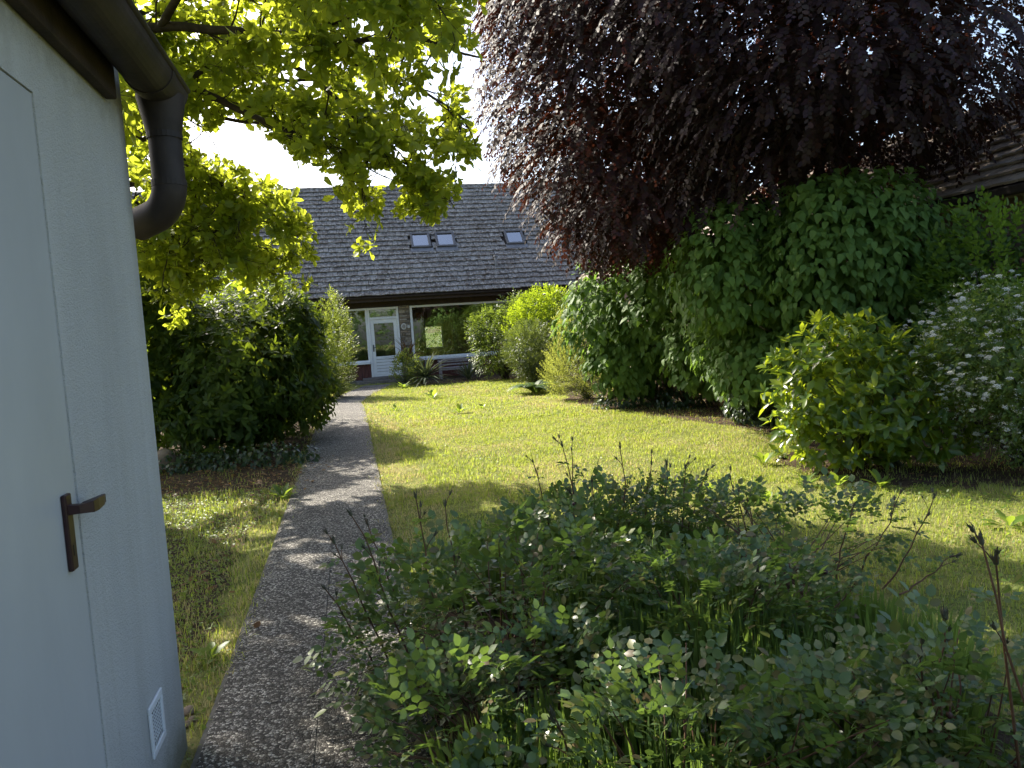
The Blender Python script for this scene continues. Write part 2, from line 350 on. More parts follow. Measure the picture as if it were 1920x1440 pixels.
def leaf_mass(name, T, pos, ax, nm, sz, mat, parent, kind=None):
    W = leaf_world(T, pos, ax, nm, sz); n, k = W.shape[:2]
    fl = np.concatenate([np.array(f) for f in T[1]]); tot = np.array([len(f) for f in T[1]])
    idx = (fl[None]+(np.arange(n)*k)[:, None]).ravel(); me = poly_mesh(W.reshape(-1, 3), idx, np.tile(tot, n))
    o = link(name, me, mat, parent)
    if kind: o['kind'] = kind
    return o
TM = {}
def leaf_single(T, key, pos, ax, nm, sz, mat, parent, name='leaf'):
    """each leaf an object of its own, mesh data shared"""
    if key not in TM:
        me = bpy.data.meshes.new('leaf_'+key); me.from_pydata([tuple(v) for v in T[0]], [], T[1]); me.update(); me.shade_smooth(); me.materials.append(mat); TM[key] = me
    ax = nrm(ax); sd = nrm(np.cross(ax, nm)); nn = np.cross(sd, ax)
    for i in range(len(pos)):
        o = bpy.data.objects.new(name, TM[key]); COL.objects.link(o)
        m = np.eye(4); m[:3, 0] = sd[i]*sz[i]; m[:3, 1] = ax[i]*sz[i]; m[:3, 2] = nn[i]*sz[i]; m[:3, 3] = pos[i]
        place(o, parent); o.matrix_basis = Matrix(m.tolist())
def pick_front(pos, sz, K, cell=9):
    """indices of the K leaves that show largest: nearest leaf per screen cell inside the frame"""
    c = pos; x, y, z = proj(c); ok = (z > .3) & (x > 5) & (x < 1915) & (y > 5) & (y < 1435)
    idx = np.where(ok)[0]; idx = idx[np.argsort(z[idx])]
    key = (x[idx]//cell).astype(int)*1000+(y[idx]//cell).astype(int); _, first = np.unique(key, return_index=True)
    cand = idx[first]; scr = sz[cand]/z[cand]
    return cand[np.argsort(-scr)[:K]]
def foliage(thing, key, T, pos, ax, nm, sz, mat, K=0):
    if K:
        pk = pick_front(pos, sz, K); m = np.ones(len(pos), bool); m[pk] = False
        leaf_single(T, key, pos[pk], ax[pk], nm[pk], sz[pk], mat, thing)
        pos, ax, nm, sz = pos[m], ax[m], nm[m], sz[m]
    leaf_mass('foliage', T, pos, ax, nm, sz, mat, thing, 'stuff')
def rvec(n): return nrm(RNG.normal(size=(n, 3)))
def lump(p, s, ph): return np.sin(p[:, 0]*s+ph)*np.sin(p[:, 1]*s*1.1+1.7*ph)*np.sin(p[:, 2]*s*.93+.6*ph)
def shell(lobes, n, thick=.12, zmin=.12, inner=.25, lumps=.14, lscale=3.1):
    """points and outward directions on a lumpy union of ellipsoids"""
    lobes = np.array(lobes, float); area = (lobes[:, 3]*lobes[:, 4]*lobes[:, 5])**(2/3); P_, D_ = [], []; got = 0
    while got < n:
        m = n*2; li = RNG.choice(len(lobes), m, p=area/area.sum()); L = lobes[li]; d = rvec(m)
        r = 1-np.abs(RNG.normal(0, thick, m)); ii = RNG.random(m) < inner; r[ii] = RNG.uniform(.45, .9, ii.sum())
        p = L[:, :3]+d*L[:, 3:]; r = r*(1+lumps*lump(p, lscale, 1.3)+lumps*.6*lump(p, lscale*2.3, 4.1)); p = L[:, :3]+d*L[:, 3:]*r[:, None]
        ok = p[:, 2] > zmin
        for k, q in enumerate(lobes):
            rr = np.linalg.norm((p-q[:3])/q[3:], axis=1); ok &= ~((rr < .78) & (li != k) & ~ii)
        out = nrm(d/L[:, 3:]); P_.append(p[ok]); D_.append(out[ok]); got += ok.sum()
    return np.concatenate(P_)[:n], np.concatenate(D_)[:n]
def perp(d):
    r = rvec(len(d)); return nrm(np.cross(d, r))
def arr_rosette(tp, td, k, size, up=.45, ang=62, sd=14, var=.2):
    d = nrm(td+Z*up+rvec(len(tp))*.35); e1 = perp(d); e2 = np.cross(d, e1); Ps, As, Ns, Ss = [], [], [], []
    for j in range(k):
        a = 2*math.pi*j/k+RNG.normal(0, .25, len(tp)); th = np.radians(RNG.normal(ang, sd, len(tp)))
        pr = e1*np.cos(a)[:, None]+e2*np.sin(a)[:, None]
        ax = d*np.cos(th)[:, None]+pr*np.sin(th)[:, None]; nn = d*np.sin(th)[:, None]-pr*np.cos(th)[:, None]
        Ps.append(tp-d*(RNG.random(len(tp))*.35*size)[:, None]); As.append(ax); Ns.append(nn); Ss.append(size*RNG.normal(1, var, len(tp)).clip(.45, 1.5))
    return map(np.concatenate, (Ps, As, Ns, Ss))
def arr_spray(tp, td, k, size, length, up=.3, droop=.25, var=.2, flat=.6):
    d = nrm(td+Z*up+rvec(len(tp))*.45); e1 = nrm(np.cross(d, Z+rvec(len(tp))*flat)); up_ = np.cross(e1, d); Ps, As, Ns, Ss = [], [], [], []
    for j in range(k):
        f = j/max(k-1, 1); s_ = 1 if j % 2 else -1
        pos = tp-d*(length*f)+Z*(-droop*.12*(1-f))
        ax = d*(.75-.35*f)+e1*s_*(.25+.6*f)*1.0+rvec(len(tp))*.25-Z*droop*RNG.random(len(tp))[:, None]
        Ps.append(pos); As.append(nrm(ax)); Ns.append(nrm(up_+rvec(len(tp))*.35)); Ss.append(size*RNG.normal(1, var, len(tp)).clip(.45, 1.5))
    return map(np.concatenate, (Ps, As, Ns, Ss))
def arr_hang(tp, td, k, size, spread, var=.2):
    Ps, As, Ns, Ss = [], [], [], []
    for j in range(k):
        out = nrm(td+rvec(len(tp))*.45); ax = nrm(-Z*.75+out*.55+rvec(len(tp))*.45); nn = nrm(out+Z*.55)
        Ps.append(tp+rvec(len(tp))*spread*RNG.random(len(tp))[:, None]); As.append(ax); Ns.append(nn); Ss.append(size*RNG.normal(1, var, len(tp)).clip(.4, 1.5))
    return map(np.concatenate, (Ps, As, Ns, Ss))
def stems(thing, base, tips, n, r0, mat, sides=5, bend=.25, name='stem', kind=None):
    """every stem reaches from the base to a tip inside the crown"""
    idx = RNG.choice(len(tips), min(n, len(tips)), replace=False); m = MB()
    for i in idx:
        b0 = np.array(base[RNG.integers(len(base))])+np.append(RNG.normal(0, .05, 2), 0); t_ = tips[i]; v = t_-b0; L = np.linalg.norm(v)
        c = b0+v*.45+Z*L*bend*.6+rvec(1)[0]*L*bend*.35
        q = [(1-s)**2*b0+2*s*(1-s)*c+s*s*t_ for s in np.linspace(0, 1, 7)]
        m.tube(q, np.linspace(r0*(.6+.5*RNG.random()), r0*.15, 7), sides, False)
    return m.build(name, mat, thing, smooth=True)
def shrub(name, label, cat, lobes, tips, arr, T, key, mat, base=None, nst=40, r0=.016, smat=None, K=0, group=None, zmin=.12, inner=.25, lumps=.14, thick=.12, lscale=3.1, cull=True, core=0, cs=.2):
    lobes = [tuple(map(float, l)) for l in lobes]
    if base is None:
        c = np.mean([l[:2] for l in lobes], axis=0); base = [(c[0]+dx, c[1]+dy, 0) for dx, dy in ((0, 0), (.12, .05), (-.1, .08))]
    th = empty(name, base[0]); tag(th, label, cat, group)
    tp, td = shell(lobes, tips, thick, zmin, inner, lumps, lscale)
    if cull:                       # thin out the side that faces away
        v = nrm(tp-CC); back = (v*td).sum(1) > .25; keep = ~back | (RNG.random(len(tp)) < .5); tp, td = tp[keep], td[keep]
    stems(th, base, tp*.9+np.array(base[0])*.1, nst, r0, smat or bark_dark)
    if core:                       # oversized leaves added deep inside to block light shining through
        ip, idr = shell([(*l[:3], l[3]*.72, l[4]*.72, l[5]*.72) for l in lobes], core, .15, max(zmin, .15), .6, .1, lscale)
        leaf_mass('light_block_leaves', T_LOW, *arr_hang(ip, idr, 3, cs, .1), mat, th, 'stuff')
    foliage(th, key, T, *arr(tp, td), mat, K)
    return th, tp, td
# ------------------------------------------------------------------ the house at the end of the garden
F0 = G(720, 716)
HO = empty('house', F0); tag(HO, 'long low house with grey tiled roof, white door and picture window', 'house')
def fb(s0, s1, n0, n1, z0, z1, m=None):
    """box in house axes: s along the facade, n out towards the garden, z up"""
    return (m or MB()).box(F0, U, N, Z, s0, s1, n0, n1, z0, z1)
# walls (the facade is pieced round its openings)
wl = MB()
for s0, s1, z0, z1 in [(-9, -1.6, 0, 2.9), (-1.6, .68, 2.62, 2.9), (-1.6, -.40, 0, .12), (.68, 1.08, 0, 2.9), (1.08, 5.4, 2.60, 2.9), (1.08, 5.4, 0, .66), (5.4, 7.3, 0, 2.9)]:
    fb(s0, s1, -.28, 0, z0, z1, wl)
fb(-9, -8.75, -9.6, -.283, 0, 2.9, wl)
wl.build('wall', mortar, HO)
# stone facing between door and window, stones laid one by one; and to the right of the window
def stone_face(s0, s1, z0, z1):
    z = z0
    while z < z1-.03:
        h = min(random.choice((.05, .06, .075, .09, .11)), z1-z); s = s0+random.uniform(-.1, 0)
        while s < s1-.02:
            L = random.uniform(.12, .34); a0, a1 = max(s, s0)+.006, min(s+L, s1)-.006
            if a1-a0 > .03:
                fb(a0, a1, -.02, .018+random.uniform(0, .03), z+.006, z+h-.006).build('stone', STONE, HO, .006, seg=1)
            s += L
        z += h
stone_face(.70, 1.06, .0, 2.88)
stone_face(-2.6, -1.66, .7, 2.88)
# frieze board and eave
fb(-9, 7.3, .003, .06, 2.62, 2.80).build('frieze_board', dark_brown, HO)
for k in range(5):
    fb(-9, 7.15, .03+k*.094, .118+k*.094, 2.80, 2.82).build('soffit_board', dark_brown, HO)
fb(-9, 7.05, .50, .525, 2.78, 2.96).build('fascia', dark_brown, HO)
gt = MB(); rr = .06
prof = [(.585+rr*math.cos(t), 2.935+rr*math.sin(t)) for t in np.linspace(math.pi, 2*math.pi, 9)]; prof += [(.585+(rr-.006)*math.cos(t), 2.936+(rr-.006)*math.sin(t)) for t in np.linspace(2*math.pi, math.pi, 9)]
gt.prism([F0+U*-9+N*n_+Z*z_ for n_, z_ in prof], U*16.0).build('gutter', copper, HO, smooth=False)
# main roof
PT = math.radians(45); EZ, EN = 2.97, .56; rdir = -N*math.cos(PT)+Z*math.sin(PT); rnm = N*math.sin(PT)+Z*math.cos(PT)
RO = F0+N*EN+Z*EZ
def on_roof(x, y):
    q = on_plane(x, y, RO, rnm); return float((q-RO) @ U), float((q-RO) @ rdir)
RL = on_roof(770, 350)[1]
S0, S1 = -8.6, 15.0
rf = MB().box(RO, U, rdir, rnm, S0, S1, .03, RL-.05, -.16, -.03).build('roof', dark_brown, HO)
back = MB().box(RO+rdir*RL, U, -N*math.cos(PT)-Z*math.sin(PT), -N*math.sin(PT)+Z*math.cos(PT), S0, S1, .1, RL, -.16, -.03).build('rear_roof', TILE, HO)
skl = []
for (xl, yt, xr, yb) in [(765, 438, 809, 468), (813, 437, 854, 466), (942, 433, 984, 461)]:
    a_ = on_roof(xl+2, yb); b_ = on_roof(xr, yt+1); skl.append((min(a_[0], b_[0]), max(a_[0], b_[0]), a_[1], b_[1]))
skl = [((s0+s1)/2-.36, (s0+s1)/2+.36, v0, v1) for s0, s1, v0, v1 in skl]
TW, TE = .17, RL/24.0
tile_me = {}
def tile_mesh(key, mat, w_=TW, l_=TE*1.35, th=.022):
    if key not in tile_me:
        m = MB(); x = w_/2-.004
        m.add([(-x, 0, 0), (x, 0, 0), (x, l_, 0), (-x, l_, 0), (-x, 0, th), (x, 0, th), (x, l_, th*.9), (-x, l_, th*.9)], [(4, 5, 6, 7), (0, 1, 5, 4), (1, 2, 6, 5), (3, 0, 4, 7)])
        me = bpy.data.meshes.new('tile_'+key); me.from_pydata(m.v, [], m.f); me.materials.append(mat); tile_me[key] = me
    return tile_me[key]
def lay_tiles(parent, o, ax, up, nn, s0, s1, rows, te, tw, mat, key, keepf, single_f, l_=None):
    """rows of tiles; those that show largest are single objects, the rest one mesh"""
    l_ = l_ or te*1.35; th = .032; me = tile_mesh(key, mat, tw, l_, th); bv = np.array([v.co[:] for v in me.vertices]); bf = [tuple(p.vertices) for p in me.polygons]
    Vs, nb, single = [], 0, 0
    for r in range(rows):
        off = (r % 2)*tw/2
        for c in range(int((s1-s0)/tw)):
            s = s0+off+c*tw+tw/2; v = r*te
            if not keepf(s, v+te*.5): continue
            jit = RNG.normal(0, 1, 4); tlt = math.radians(8.5)+jit[0]*.02; yaw = jit[1]*.02
            y2 = up*math.cos(tlt)-nn*math.sin(tlt); n2 = nn*math.cos(tlt)+up*math.sin(tlt); x2 = ax*math.cos(yaw)+y2*math.sin(yaw); y3 = np.cross(n2, x2)
            org = o+ax*(s+jit[2]*.003)+up*(v+jit[3]*.011)+nn*(.030)
            if single < 300 and single_f(s, v):
                ob = bpy.data.objects.new('roof_tile', me); COL.objects.link(ob); mm = np.eye(4); mm[:3, 0], mm[:3, 1], mm[:3, 2], mm[:3, 3] = x2, y3, n2, org
                place(ob, parent); ob.matrix_basis = Matrix(mm.tolist()); single += 1; continue
            Vs.append(org+bv[:, :1]*x2+bv[:, 1:2]*y3+bv[:, 2:3]*n2); nb += 1
    if nb:
        k = len(bv); fl = np.array(bf).ravel(); idx = (fl[None]+(np.arange(nb)*k)[:, None]).ravel()
        o2 = link('roof_tiles', poly_mesh(np.concatenate(Vs), idx, np.full(nb*len(bf), 4)), mat, parent); o2['kind'] = 'stuff'; o2.data.shade_flat()
def clear_of(s, v):
    return not any(s0-.06 < s < s1+.06 and v0-.1 < v < v1+.04 for s0, s1, v0, v1 in skl)
WS = 7.2                                            # the wing's wall line
WP = math.radians(34); WEN = .35
def valley(s, v):                                  # main roof stops where the wing roof rises above it
    z = EZ+v*math.sin(PT); sw = s-(WS-WEN); zw = 2.95+sw*math.tan(WP); return sw < 0 or z > min(zw, 4.75)-.05
lay_tiles(rf, RO, U, rdir, rnm, S0, S1, 24, TE, TW, TILE, 'main', lambda s, v: clear_of(s, v) and valley(s, v), lambda s, v: -1.0 < s < 6.5 and v < TE*7 and s > 0)
rg = MB()
for k in range(int((S1-S0)/.38)):
    c = RO+rdir*RL+U*(S0+k*.38); pts = [c+(-N)*math.cos(t)*.11+Z*(.11*math.sin(t)-.06) for t in np.linspace(0, math.pi, 7)]
    q = MB(); q.prism(pts, U*.40+Z*.006); q.build('ridge_tile', TILE, rf)
for i, (s0, s1, v0, v1) in enumerate(skl):
    sk = MB(); f = .085
    for a0, a1, b0, b1 in [(s0, s1, v0, v0+f), (s0, s1, v1-f, v1), (s0, s0+f, v0+f, v1-f), (s1-f, s1, v0+f, v1-f)]: sk.box(RO, U, rdir, rnm, a0, a1, b0, b1, -.03, .11)
    sk = sk.build('skylight', frame_grey, HO, .008)
    MB().box(RO, U, rdir, rnm, s0+f, s1-f, v0+f, v1-f, .06, .07).build('pane', glass_mat('skylight_glass', .35), sk)
    MB().box(RO, U, rdir, rnm, s0+f, s1-f, v0+f, v1-f, .0, .02).build('blind', white_paint, sk)
    MB().box(RO, U, rdir, rnm, s0-.05, s1+.05, v0-.20, v0-.005, .03, .055).build('flashing', zinc, sk)
vp_s, vp_v = on_roof(931, 500)
vp = MB(); q = RO+U*vp_s+rdir*vp_v; vp.tube([q-Z*.1, q+Z*.34], .055, 10); vp.tube([q+Z*.34, q+Z*.36, q+Z*.42], [.055, .085, .07], 10); vp.build('vent_pipe', zinc, HO, smooth=False)
# the wing that runs towards the camera on the right
W0 = F0+U*WS
WLEN = 19.5
wm = MB().box(W0, N, U, Z, -.3, WLEN, 0, .28, 0, 2.85).build('wing_wall', brick_w, HO)
wend = MB().prism([W0+N*WLEN+U*.28, W0+N*WLEN+U*5, W0+N*WLEN+U*5+Z*2.9, W0+N*WLEN+U*2.3+Z*4.6, W0+N*WLEN+U*.28+Z*2.9], -N*.25).build('wing_gable_wall', brick_w, HO)
wdir = U*math.cos(WP)+Z*math.sin(WP); wnm = -U*math.sin(WP)+Z*math.cos(WP); WO = W0-U*WEN+Z*2.95; WR = 2.75/math.cos(WP)
wr = MB().box(WO, N, wdir, wnm, -8, WLEN+.3, .03, WR, -.14, -.03).build('wing_roof', dark_brown, HO)
wr2 = MB().prism([WO+N*-8+wdir*WR-wnm*.04, WO+N*-8+wdir*WR+U*2.7-Z*1.85, WO+N*-8+wdir*WR+U*2.7-Z*2.0, WO+N*-8+wdir*WR-wnm*.2], N*(WLEN+8.3)).build('wing_rear_roof', TILE_B, HO)
lay_tiles(wr, WO, N, wdir, wnm, -3.2, WLEN+.3, int(WR/.26), WR/int(WR/.26), .2, TILE_B, 'wing', lambda s, v: True if s > -.5 else v*math.sin(WP) > (-s-.5)*.9, lambda s, v: s > WLEN-5.0)
MB().box(WO, N, U, Z, -.2, WLEN+.3, -.10, .02, -.12, -.01).build('wing_gutter', copper, HO, .02)
# door, transom and sidelight
dr = MB()
for s0, s1, z0, z1 in [(-.40, -.325, .12, 2.60), (.605, .68, .12, 2.60), (-.325, .605, 2.53, 2.60), (-.325, .605, 2.19, 2.27)]: fb(s0, s1, -.10, .02, z0, z1, dr)
dr.build('door_frame', white_paint, HO, .006)
D = MB()
for s0, s1, z0, z1 in [(-.322, -.20, .20, 2.187), (.48, .602, .20, 2.187), (-.20, .48, 2.05, 2.187), (-.20, .48, .20, .26), (-.20, .48, .80, .90)]: fb(s0, s1, -.07, -.01, z0, z1, D)
D = D.build('door', white_paint, HO, .006)
for k in range(5): fb(-.199, .479, -.055, -.026, .264+k*.1075, .264+(k+1)*.1075-.012).build('board', white_paint, D, .008)
fb(-.20, .48, -.045, -.035, .90, 2.05).build('pane', GLASS, D)
hd = MB(); q = F0+U*-.265+Z*1.22; hd.box(q, U, N, Z, -.018, .018, -.01, .006, -.14, .10); hd.tube([q+N*.0, q+N*.05, q+N*.055+U*.02, q+N*.055+U*.11], .011, 8); hd.build('handle', black_m, D)
fb(-.40, .68, -.12, .05, .12, .198).build('threshold', concrete, HO, .005)
fb(-.325, .605, -.06, -.05, 2.27, 2.53).build('transom_pane', GLASS, HO)
sd = MB()
for s0, s1, z0, z1 in [(-1.6, -1.53, .72, 2.60), (-.47, -.403, .72, 2.60), (-1.53, -.47, 2.53, 2.60), (-1.53, -.47, .72, .79)]: fb(s0, s1, -.10, .015, z0, z1, sd)
sd = sd.build('side_window', white_paint, HO, .005); fb(-1.53, -.47, -.06, -.05, .79, 2.53).build('pane', GLASS, sd)
fb(-1.62, -.405, .018, .10, .66, .718).build('sill', white_paint, sd, .006)
for k in range(11): fb(-1.6+k*.109, -1.6+k*.109+.103, -.06, .004+.003*(k % 2), .12, .655).build('panel_board', maroon, HO, .004, seg=1)
# picture window
pw = MB()
for s0, s1, z0, z1 in [(1.08, 1.16, .72, 2.60), (5.32, 5.4, .72, 2.60), (1.16, 5.32, 2.53, 2.60), (1.16, 5.32, .72, .79)]: fb(s0, s1, -.10, .02, z0, z1, pw)
pw = pw.build('picture_window', white_paint, HO, .005); fb(1.16, 5.32, -.06, -.05, .79, 2.53).build('pane', GLASS, pw)
fb(1.05, 5.45, .0, .14, .66, .718).build('sill', white_paint, pw, .006)
for k in range(36): fb(1.1+k*.119, 1.1+k*.119+.113, .003, .02+.003*(k % 2), .02, .655).build('panel_board', maroon, HO, .004, seg=1)
# room behind the glass: floor, walls, a window to the far side, curtains, a table
rm = MB(); DB = -6.2
fb(-1.7, 7.2, DB, -.29, .05, .12, rm); fb(-1.7, 7.2, DB, -.29, 2.66, 2.75, rm); fb(-1.78, -1.7, DB, -.29, .05, 2.7, rm); fb(7.2, 7.28, DB, -.29, .05, 2.7, rm)
qa, qb = on_plane(797, 655, F0+N*DB, N), on_plane(830, 608, F0+N*DB, N); w0, w1, zz0, zz1 = float((qa-F0)@U), float((qb-F0)@U), qa[2], qb[2]
for s0, s1, z0, z1 in [(-1.7, w0, .05, 2.7), (w1, 7.2, .05, 2.7), (w0, w1, .05, zz0), (w0, w1, zz1, 2.7)]: fb(s0, s1, DB-.2, DB, z0, z1, rm)
rm.build('room', plaster_in, HO)
fr = MB()
for s0, s1, z0, z1 in [(w0, w0+.07, zz0, zz1), (w1-.07, w1, zz0, zz1), (w0+.07, w1-.07, zz1-.07, zz1), (w0+.07, w1-.07, zz0, zz0+.07)]: fb(s0, s1, DB-.1, DB-.03, z0, z1, fr)
fr = fr.build('rear_window', white_paint, HO); fb(w0+.07, w1-.07, DB-.07, DB-.06, zz0+.07, zz1-.07).build('pane', GLASS, fr)
for c0, c1 in ((w0-.3, w0+.02), (w1-.02, w1+.42)):
    cu = MB(); xs = np.linspace(c0, c1, 22); pts = [F0+U*x+N*(DB+.12+.035*math.sin(i*1.9)) for i, x in enumerate(xs)]
    cu.add([q+Z*.3 for q in pts]+[q+Z*2.5 for q in pts], [(i, i+1, 23+i, 22+i) for i in range(21)]); cu.build('curtain', curtain_m, HO, smooth=True)
fb(w1+.5, 7.0, DB+.01, DB+.5, .12, 2.2).build('cupboard', wood_in, HO, .01)
tb = MB(); fb(2.3, 4.3, -2.3, -1.3, .80, .84, tb); [fb(a_, a_+.06, b_, b_+.06, .12, .80, tb) for a_ in (2.35, 4.2) for b_ in (-2.25, -1.4)]; tb.build('indoor_table', wood_in, HO, .005)
# steps
fb(-.95, .95, .055, .62, 0, .10).build('lower_step', concrete, HO, .012)
st = fb(-.72, .80, .052, .36, .10, .185).build('upper_step', concrete, HO, .012)
# wall plaque and little box
pq = MB(); c = F0+U*.83+Z*1.89+N*.05
pq.prism([c+U*.095*math.cos(t)+Z*.115*math.sin(t) for t in np.linspace(0, 2*math.pi, 24, endpoint=False)], N*.02); pq = pq.build('wall_plaque', plain('plaque_ceramic', (.55, .52, .48), .5, .2, 30), HO, .006)
MB().prism([c+N*.021+U*.06*math.cos(t)+Z*.075*math.sin(t) for t in np.linspace(0, 2*math.pi, 20, endpoint=False)], N*.006).build('plaque_centre', plain('plaque_glaze', (.28, .25, .22), .4, .3, 40), pq, .003)
fb(.95, 1.05, .04, .10, 1.82, 1.93).build('bell_box', plain('bell_plastic', (.5, .48, .45), .5, .1), HO, .008)
# ------------------------------------------------------------------ the white shed on the left
K0 = G(348, 1412)-N*.07; K0[2] = 0
SH = empty('shed', K0); tag(SH, 'white rendered shed with a flush door, close on the left of the path', 'shed')
def sb(t0, t1, o0, o1, z0, z1, m=None):
    """box in shed axes: t along the wall towards the camera, o out of the wall, z up"""
    return (m or MB()).box(K0, N, U, Z, t0, t1, o0, o1, z0, z1)
T0, T1, DZ, WH, LEN = .925, 1.90, 2.37, 2.80, 5.2
wm = MB(); rc = .035
cor = [K0+N*T0+U*0, K0+N*rc+U*0]+[K0+N*(rc-rc*math.sin(t))+U*(-rc+rc*math.cos(t)) for t in np.linspace(.2, math.pi/2, 6)]+[K0-U*3.0, K0+N*.25-U*3.0, K0+N*.25-U*.25, K0+N*T0-U*.25]
wm.prism([q-Z*.1 for q in cor], Z*(WH+.1))
sb(T0, T1, -.25, 0, DZ, WH, wm); sb(T1, LEN, -.25, 0, -.1, WH, wm); sb(LEN-.25, LEN, -3, -.25, -.1, WH, wm); sb(.25, LEN, -3, -2.75, -.1, WH, wm)
wm.build('wall', STUCCO, SH)
dm = sb(T0+.001, T1-.001, -.06, -.0035, .02, DZ-.0015).build('door', door_paint, SH, .006)
# handle: long plate with keyhole, wedge-shaped lever
hp = K0+N*1.025+U*.0085; pl_ = MB()
pl_.box(hp, N, U, Z, -.022, .022, -.0115, .002, 1.065, 1.275); hpo = pl_.build('handle_plate', handle_red, dm, .004)
MB().box(hp, N, U, Z, -.004, .004, .0015, .0032, 1.105, 1.135).build('keyhole', black_m, dm)
lv = MB(); c = hp+Z*1.232
secs = [(0, .002, .013, .013), (0, .030, .012, .012), (-.012, .045, .014, .016), (-.045, .052, .0095, .017), (-.10, .052, .007, .014), (-.125, .049, .005, .011)]
vv = []
for (t_, o_, hw, hh) in secs:
    fwd = N if o_ < .04 and t_ > -.01 else U
    ctr = c+N*t_+U*o_
    vv += [ctr+fwd*hw+Z*hh, ctr-fwd*hw+Z*hh, ctr-fwd*hw-Z*hh, ctr+fwd*hw-Z*hh]
fs = [tuple(range(4))]+[(i*4+j, i*4+(j+1) % 4, (i+1)*4+(j+1) % 4, (i+1)*4+j) for i in range(5) for j in range(4)]+[(23, 22, 21, 20)]
lv.add(vv, fs).build('lever', handle_red, dm, .004)
# vent grille near the foot of the wall
vt0, vt1, vz0, vz1 = .343, .515, .225, .41; vg = MB()
for a0, a1, b0, b1 in [(vt0, vt1, vz0, vz0+.026), (vt0, vt1, vz1-.026, vz1), (vt0, vt0+.024, vz0+.026, vz1-.026), (vt1-.024, vt1, vz0+.026, vz1-.026)]: sb(a0, a1, .0005, .011, b0, b1, vg)
vg = vg.build('vent_grille', white_paint, SH, .004); sb(vt0+.02, vt1-.02, .0005, .002, vz0+.02, vz1-.02).build('vent_back', black_m, vg)
for k in range(1, 9):
    z_ = vz0+.032+k*(vz1-vz0-.064)/9; sb(vt0+.02, vt1-.02, .003, .0052, z_-.0022, z_+.0022).build('vent_bar', white_paint, vg)
for k in range(1, 6):
    t_ = vt0+.032+k*(vt1-vt0-.064)/6; sb(t_-.0022, t_+.0022, .0054, .007, vz0+.02, vz1-.02).build('vent_bar', white_paint, vg)
# eave beam, soffit, roof, gutter and downpipe
sb(.245, LEN, .002, .04, 2.555, 2.80).build('eave_beam', dark_brown, SH, .006)
sb(-.05, LEN, -3.2, .02, 2.80, 2.93).build('roof', dark_brown, SH)
sb(.15, LEN, .041, .14, 2.74, 2.80).build('soffit', dark_brown, SH)
GE = -.10
gr_ = .088; gc, gz = .135, 2.690
pr = [(gc+gr_*math.cos(t), gz+gr_*math.sin(t)) for t in np.linspace(math.pi, 2*math.pi, 19)]+[(gc+(gr_-.004)*math.cos(t), gz+.001+(gr_-.004)*math.sin(t)) for t in np.linspace(2*math.pi, math.pi, 19)]
g1 = MB().prism([K0+N*GE+U*o_+Z*z_ for o_, z_ in pr], N*(LEN-GE)); gut = g1.build('gutter', copper, SH)
MB().tube([K0+N*GE+U*(gc+gr_)+Z*(gz+.004), K0+N*LEN+U*(gc+gr_)+Z*(gz+.004)], .011, 10).build('gutter_bead', copper, gut, smooth=True)
MB().prism([K0+N*(GE-.003)+U*o_+Z*z_ for o_, z_ in [(gc+gr_*math.cos(t), gz+gr_*math.sin(t)) for t in np.linspace(math.pi, 2*math.pi, 19)]], N*.004).build('gutter_end', copper, gut)
for tt in (.13,):      # lapped joint
    MB().prism([K0+N*tt+U*o_+Z*z_ for o_, z_ in [(gc+(gr_+.004)*math.cos(t), gz+(gr_+.004)*math.sin(t)) for t in np.linspace(math.pi, 2*math.pi, 19)]+[(gc+(gr_+.0005)*math.cos(t), gz+(gr_+.0005)*math.sin(t)) for t in np.linspace(2*math.pi, math.pi, 19)]], N*.05).build('gutter_joint', copper, gut)
# funnel outlet, straight pipe, elbow round the corner
px_ = K0+N*-.01+U*gc
dn = MB(); dn.tube([px_+Z*(gz-.045), px_+Z*(gz-.10), px_+Z*(gz-.20)], [.092, .082, .064], 24, False); dn.build('outlet', copper, gut, smooth=True)
pp = MB(); PZ = gz-.20
pp.tube([px_+Z*(PZ+.03), px_+Z*PZ, px_+Z*(PZ-.18), px_+Z*(PZ-.20)], [.062]*4, 24, False); pp = pp.build('downpipe', copper, SH, smooth=True)
el = MB(); q0 = px_+Z*(PZ-.185); R_ = .12; dirv = nrm(-U*.80-N*.6)
el.tube([q0+dirv*R_*(1-math.cos(t))-Z*R_*math.sin(t) for t in np.linspace(0, math.radians(80), 12)]+[q0+dirv*(R_+.08)-Z*(R_+.02)],   .065, 24, False); el.build('elbow', copper, pp, smooth=True)
for zc in (PZ-.0, PZ-.185): MB().tube([px_+Z*(zc+.012), px_+Z*(zc-.012)], .0668, 24).build('pipe_collar', copper, pp, smooth=False)
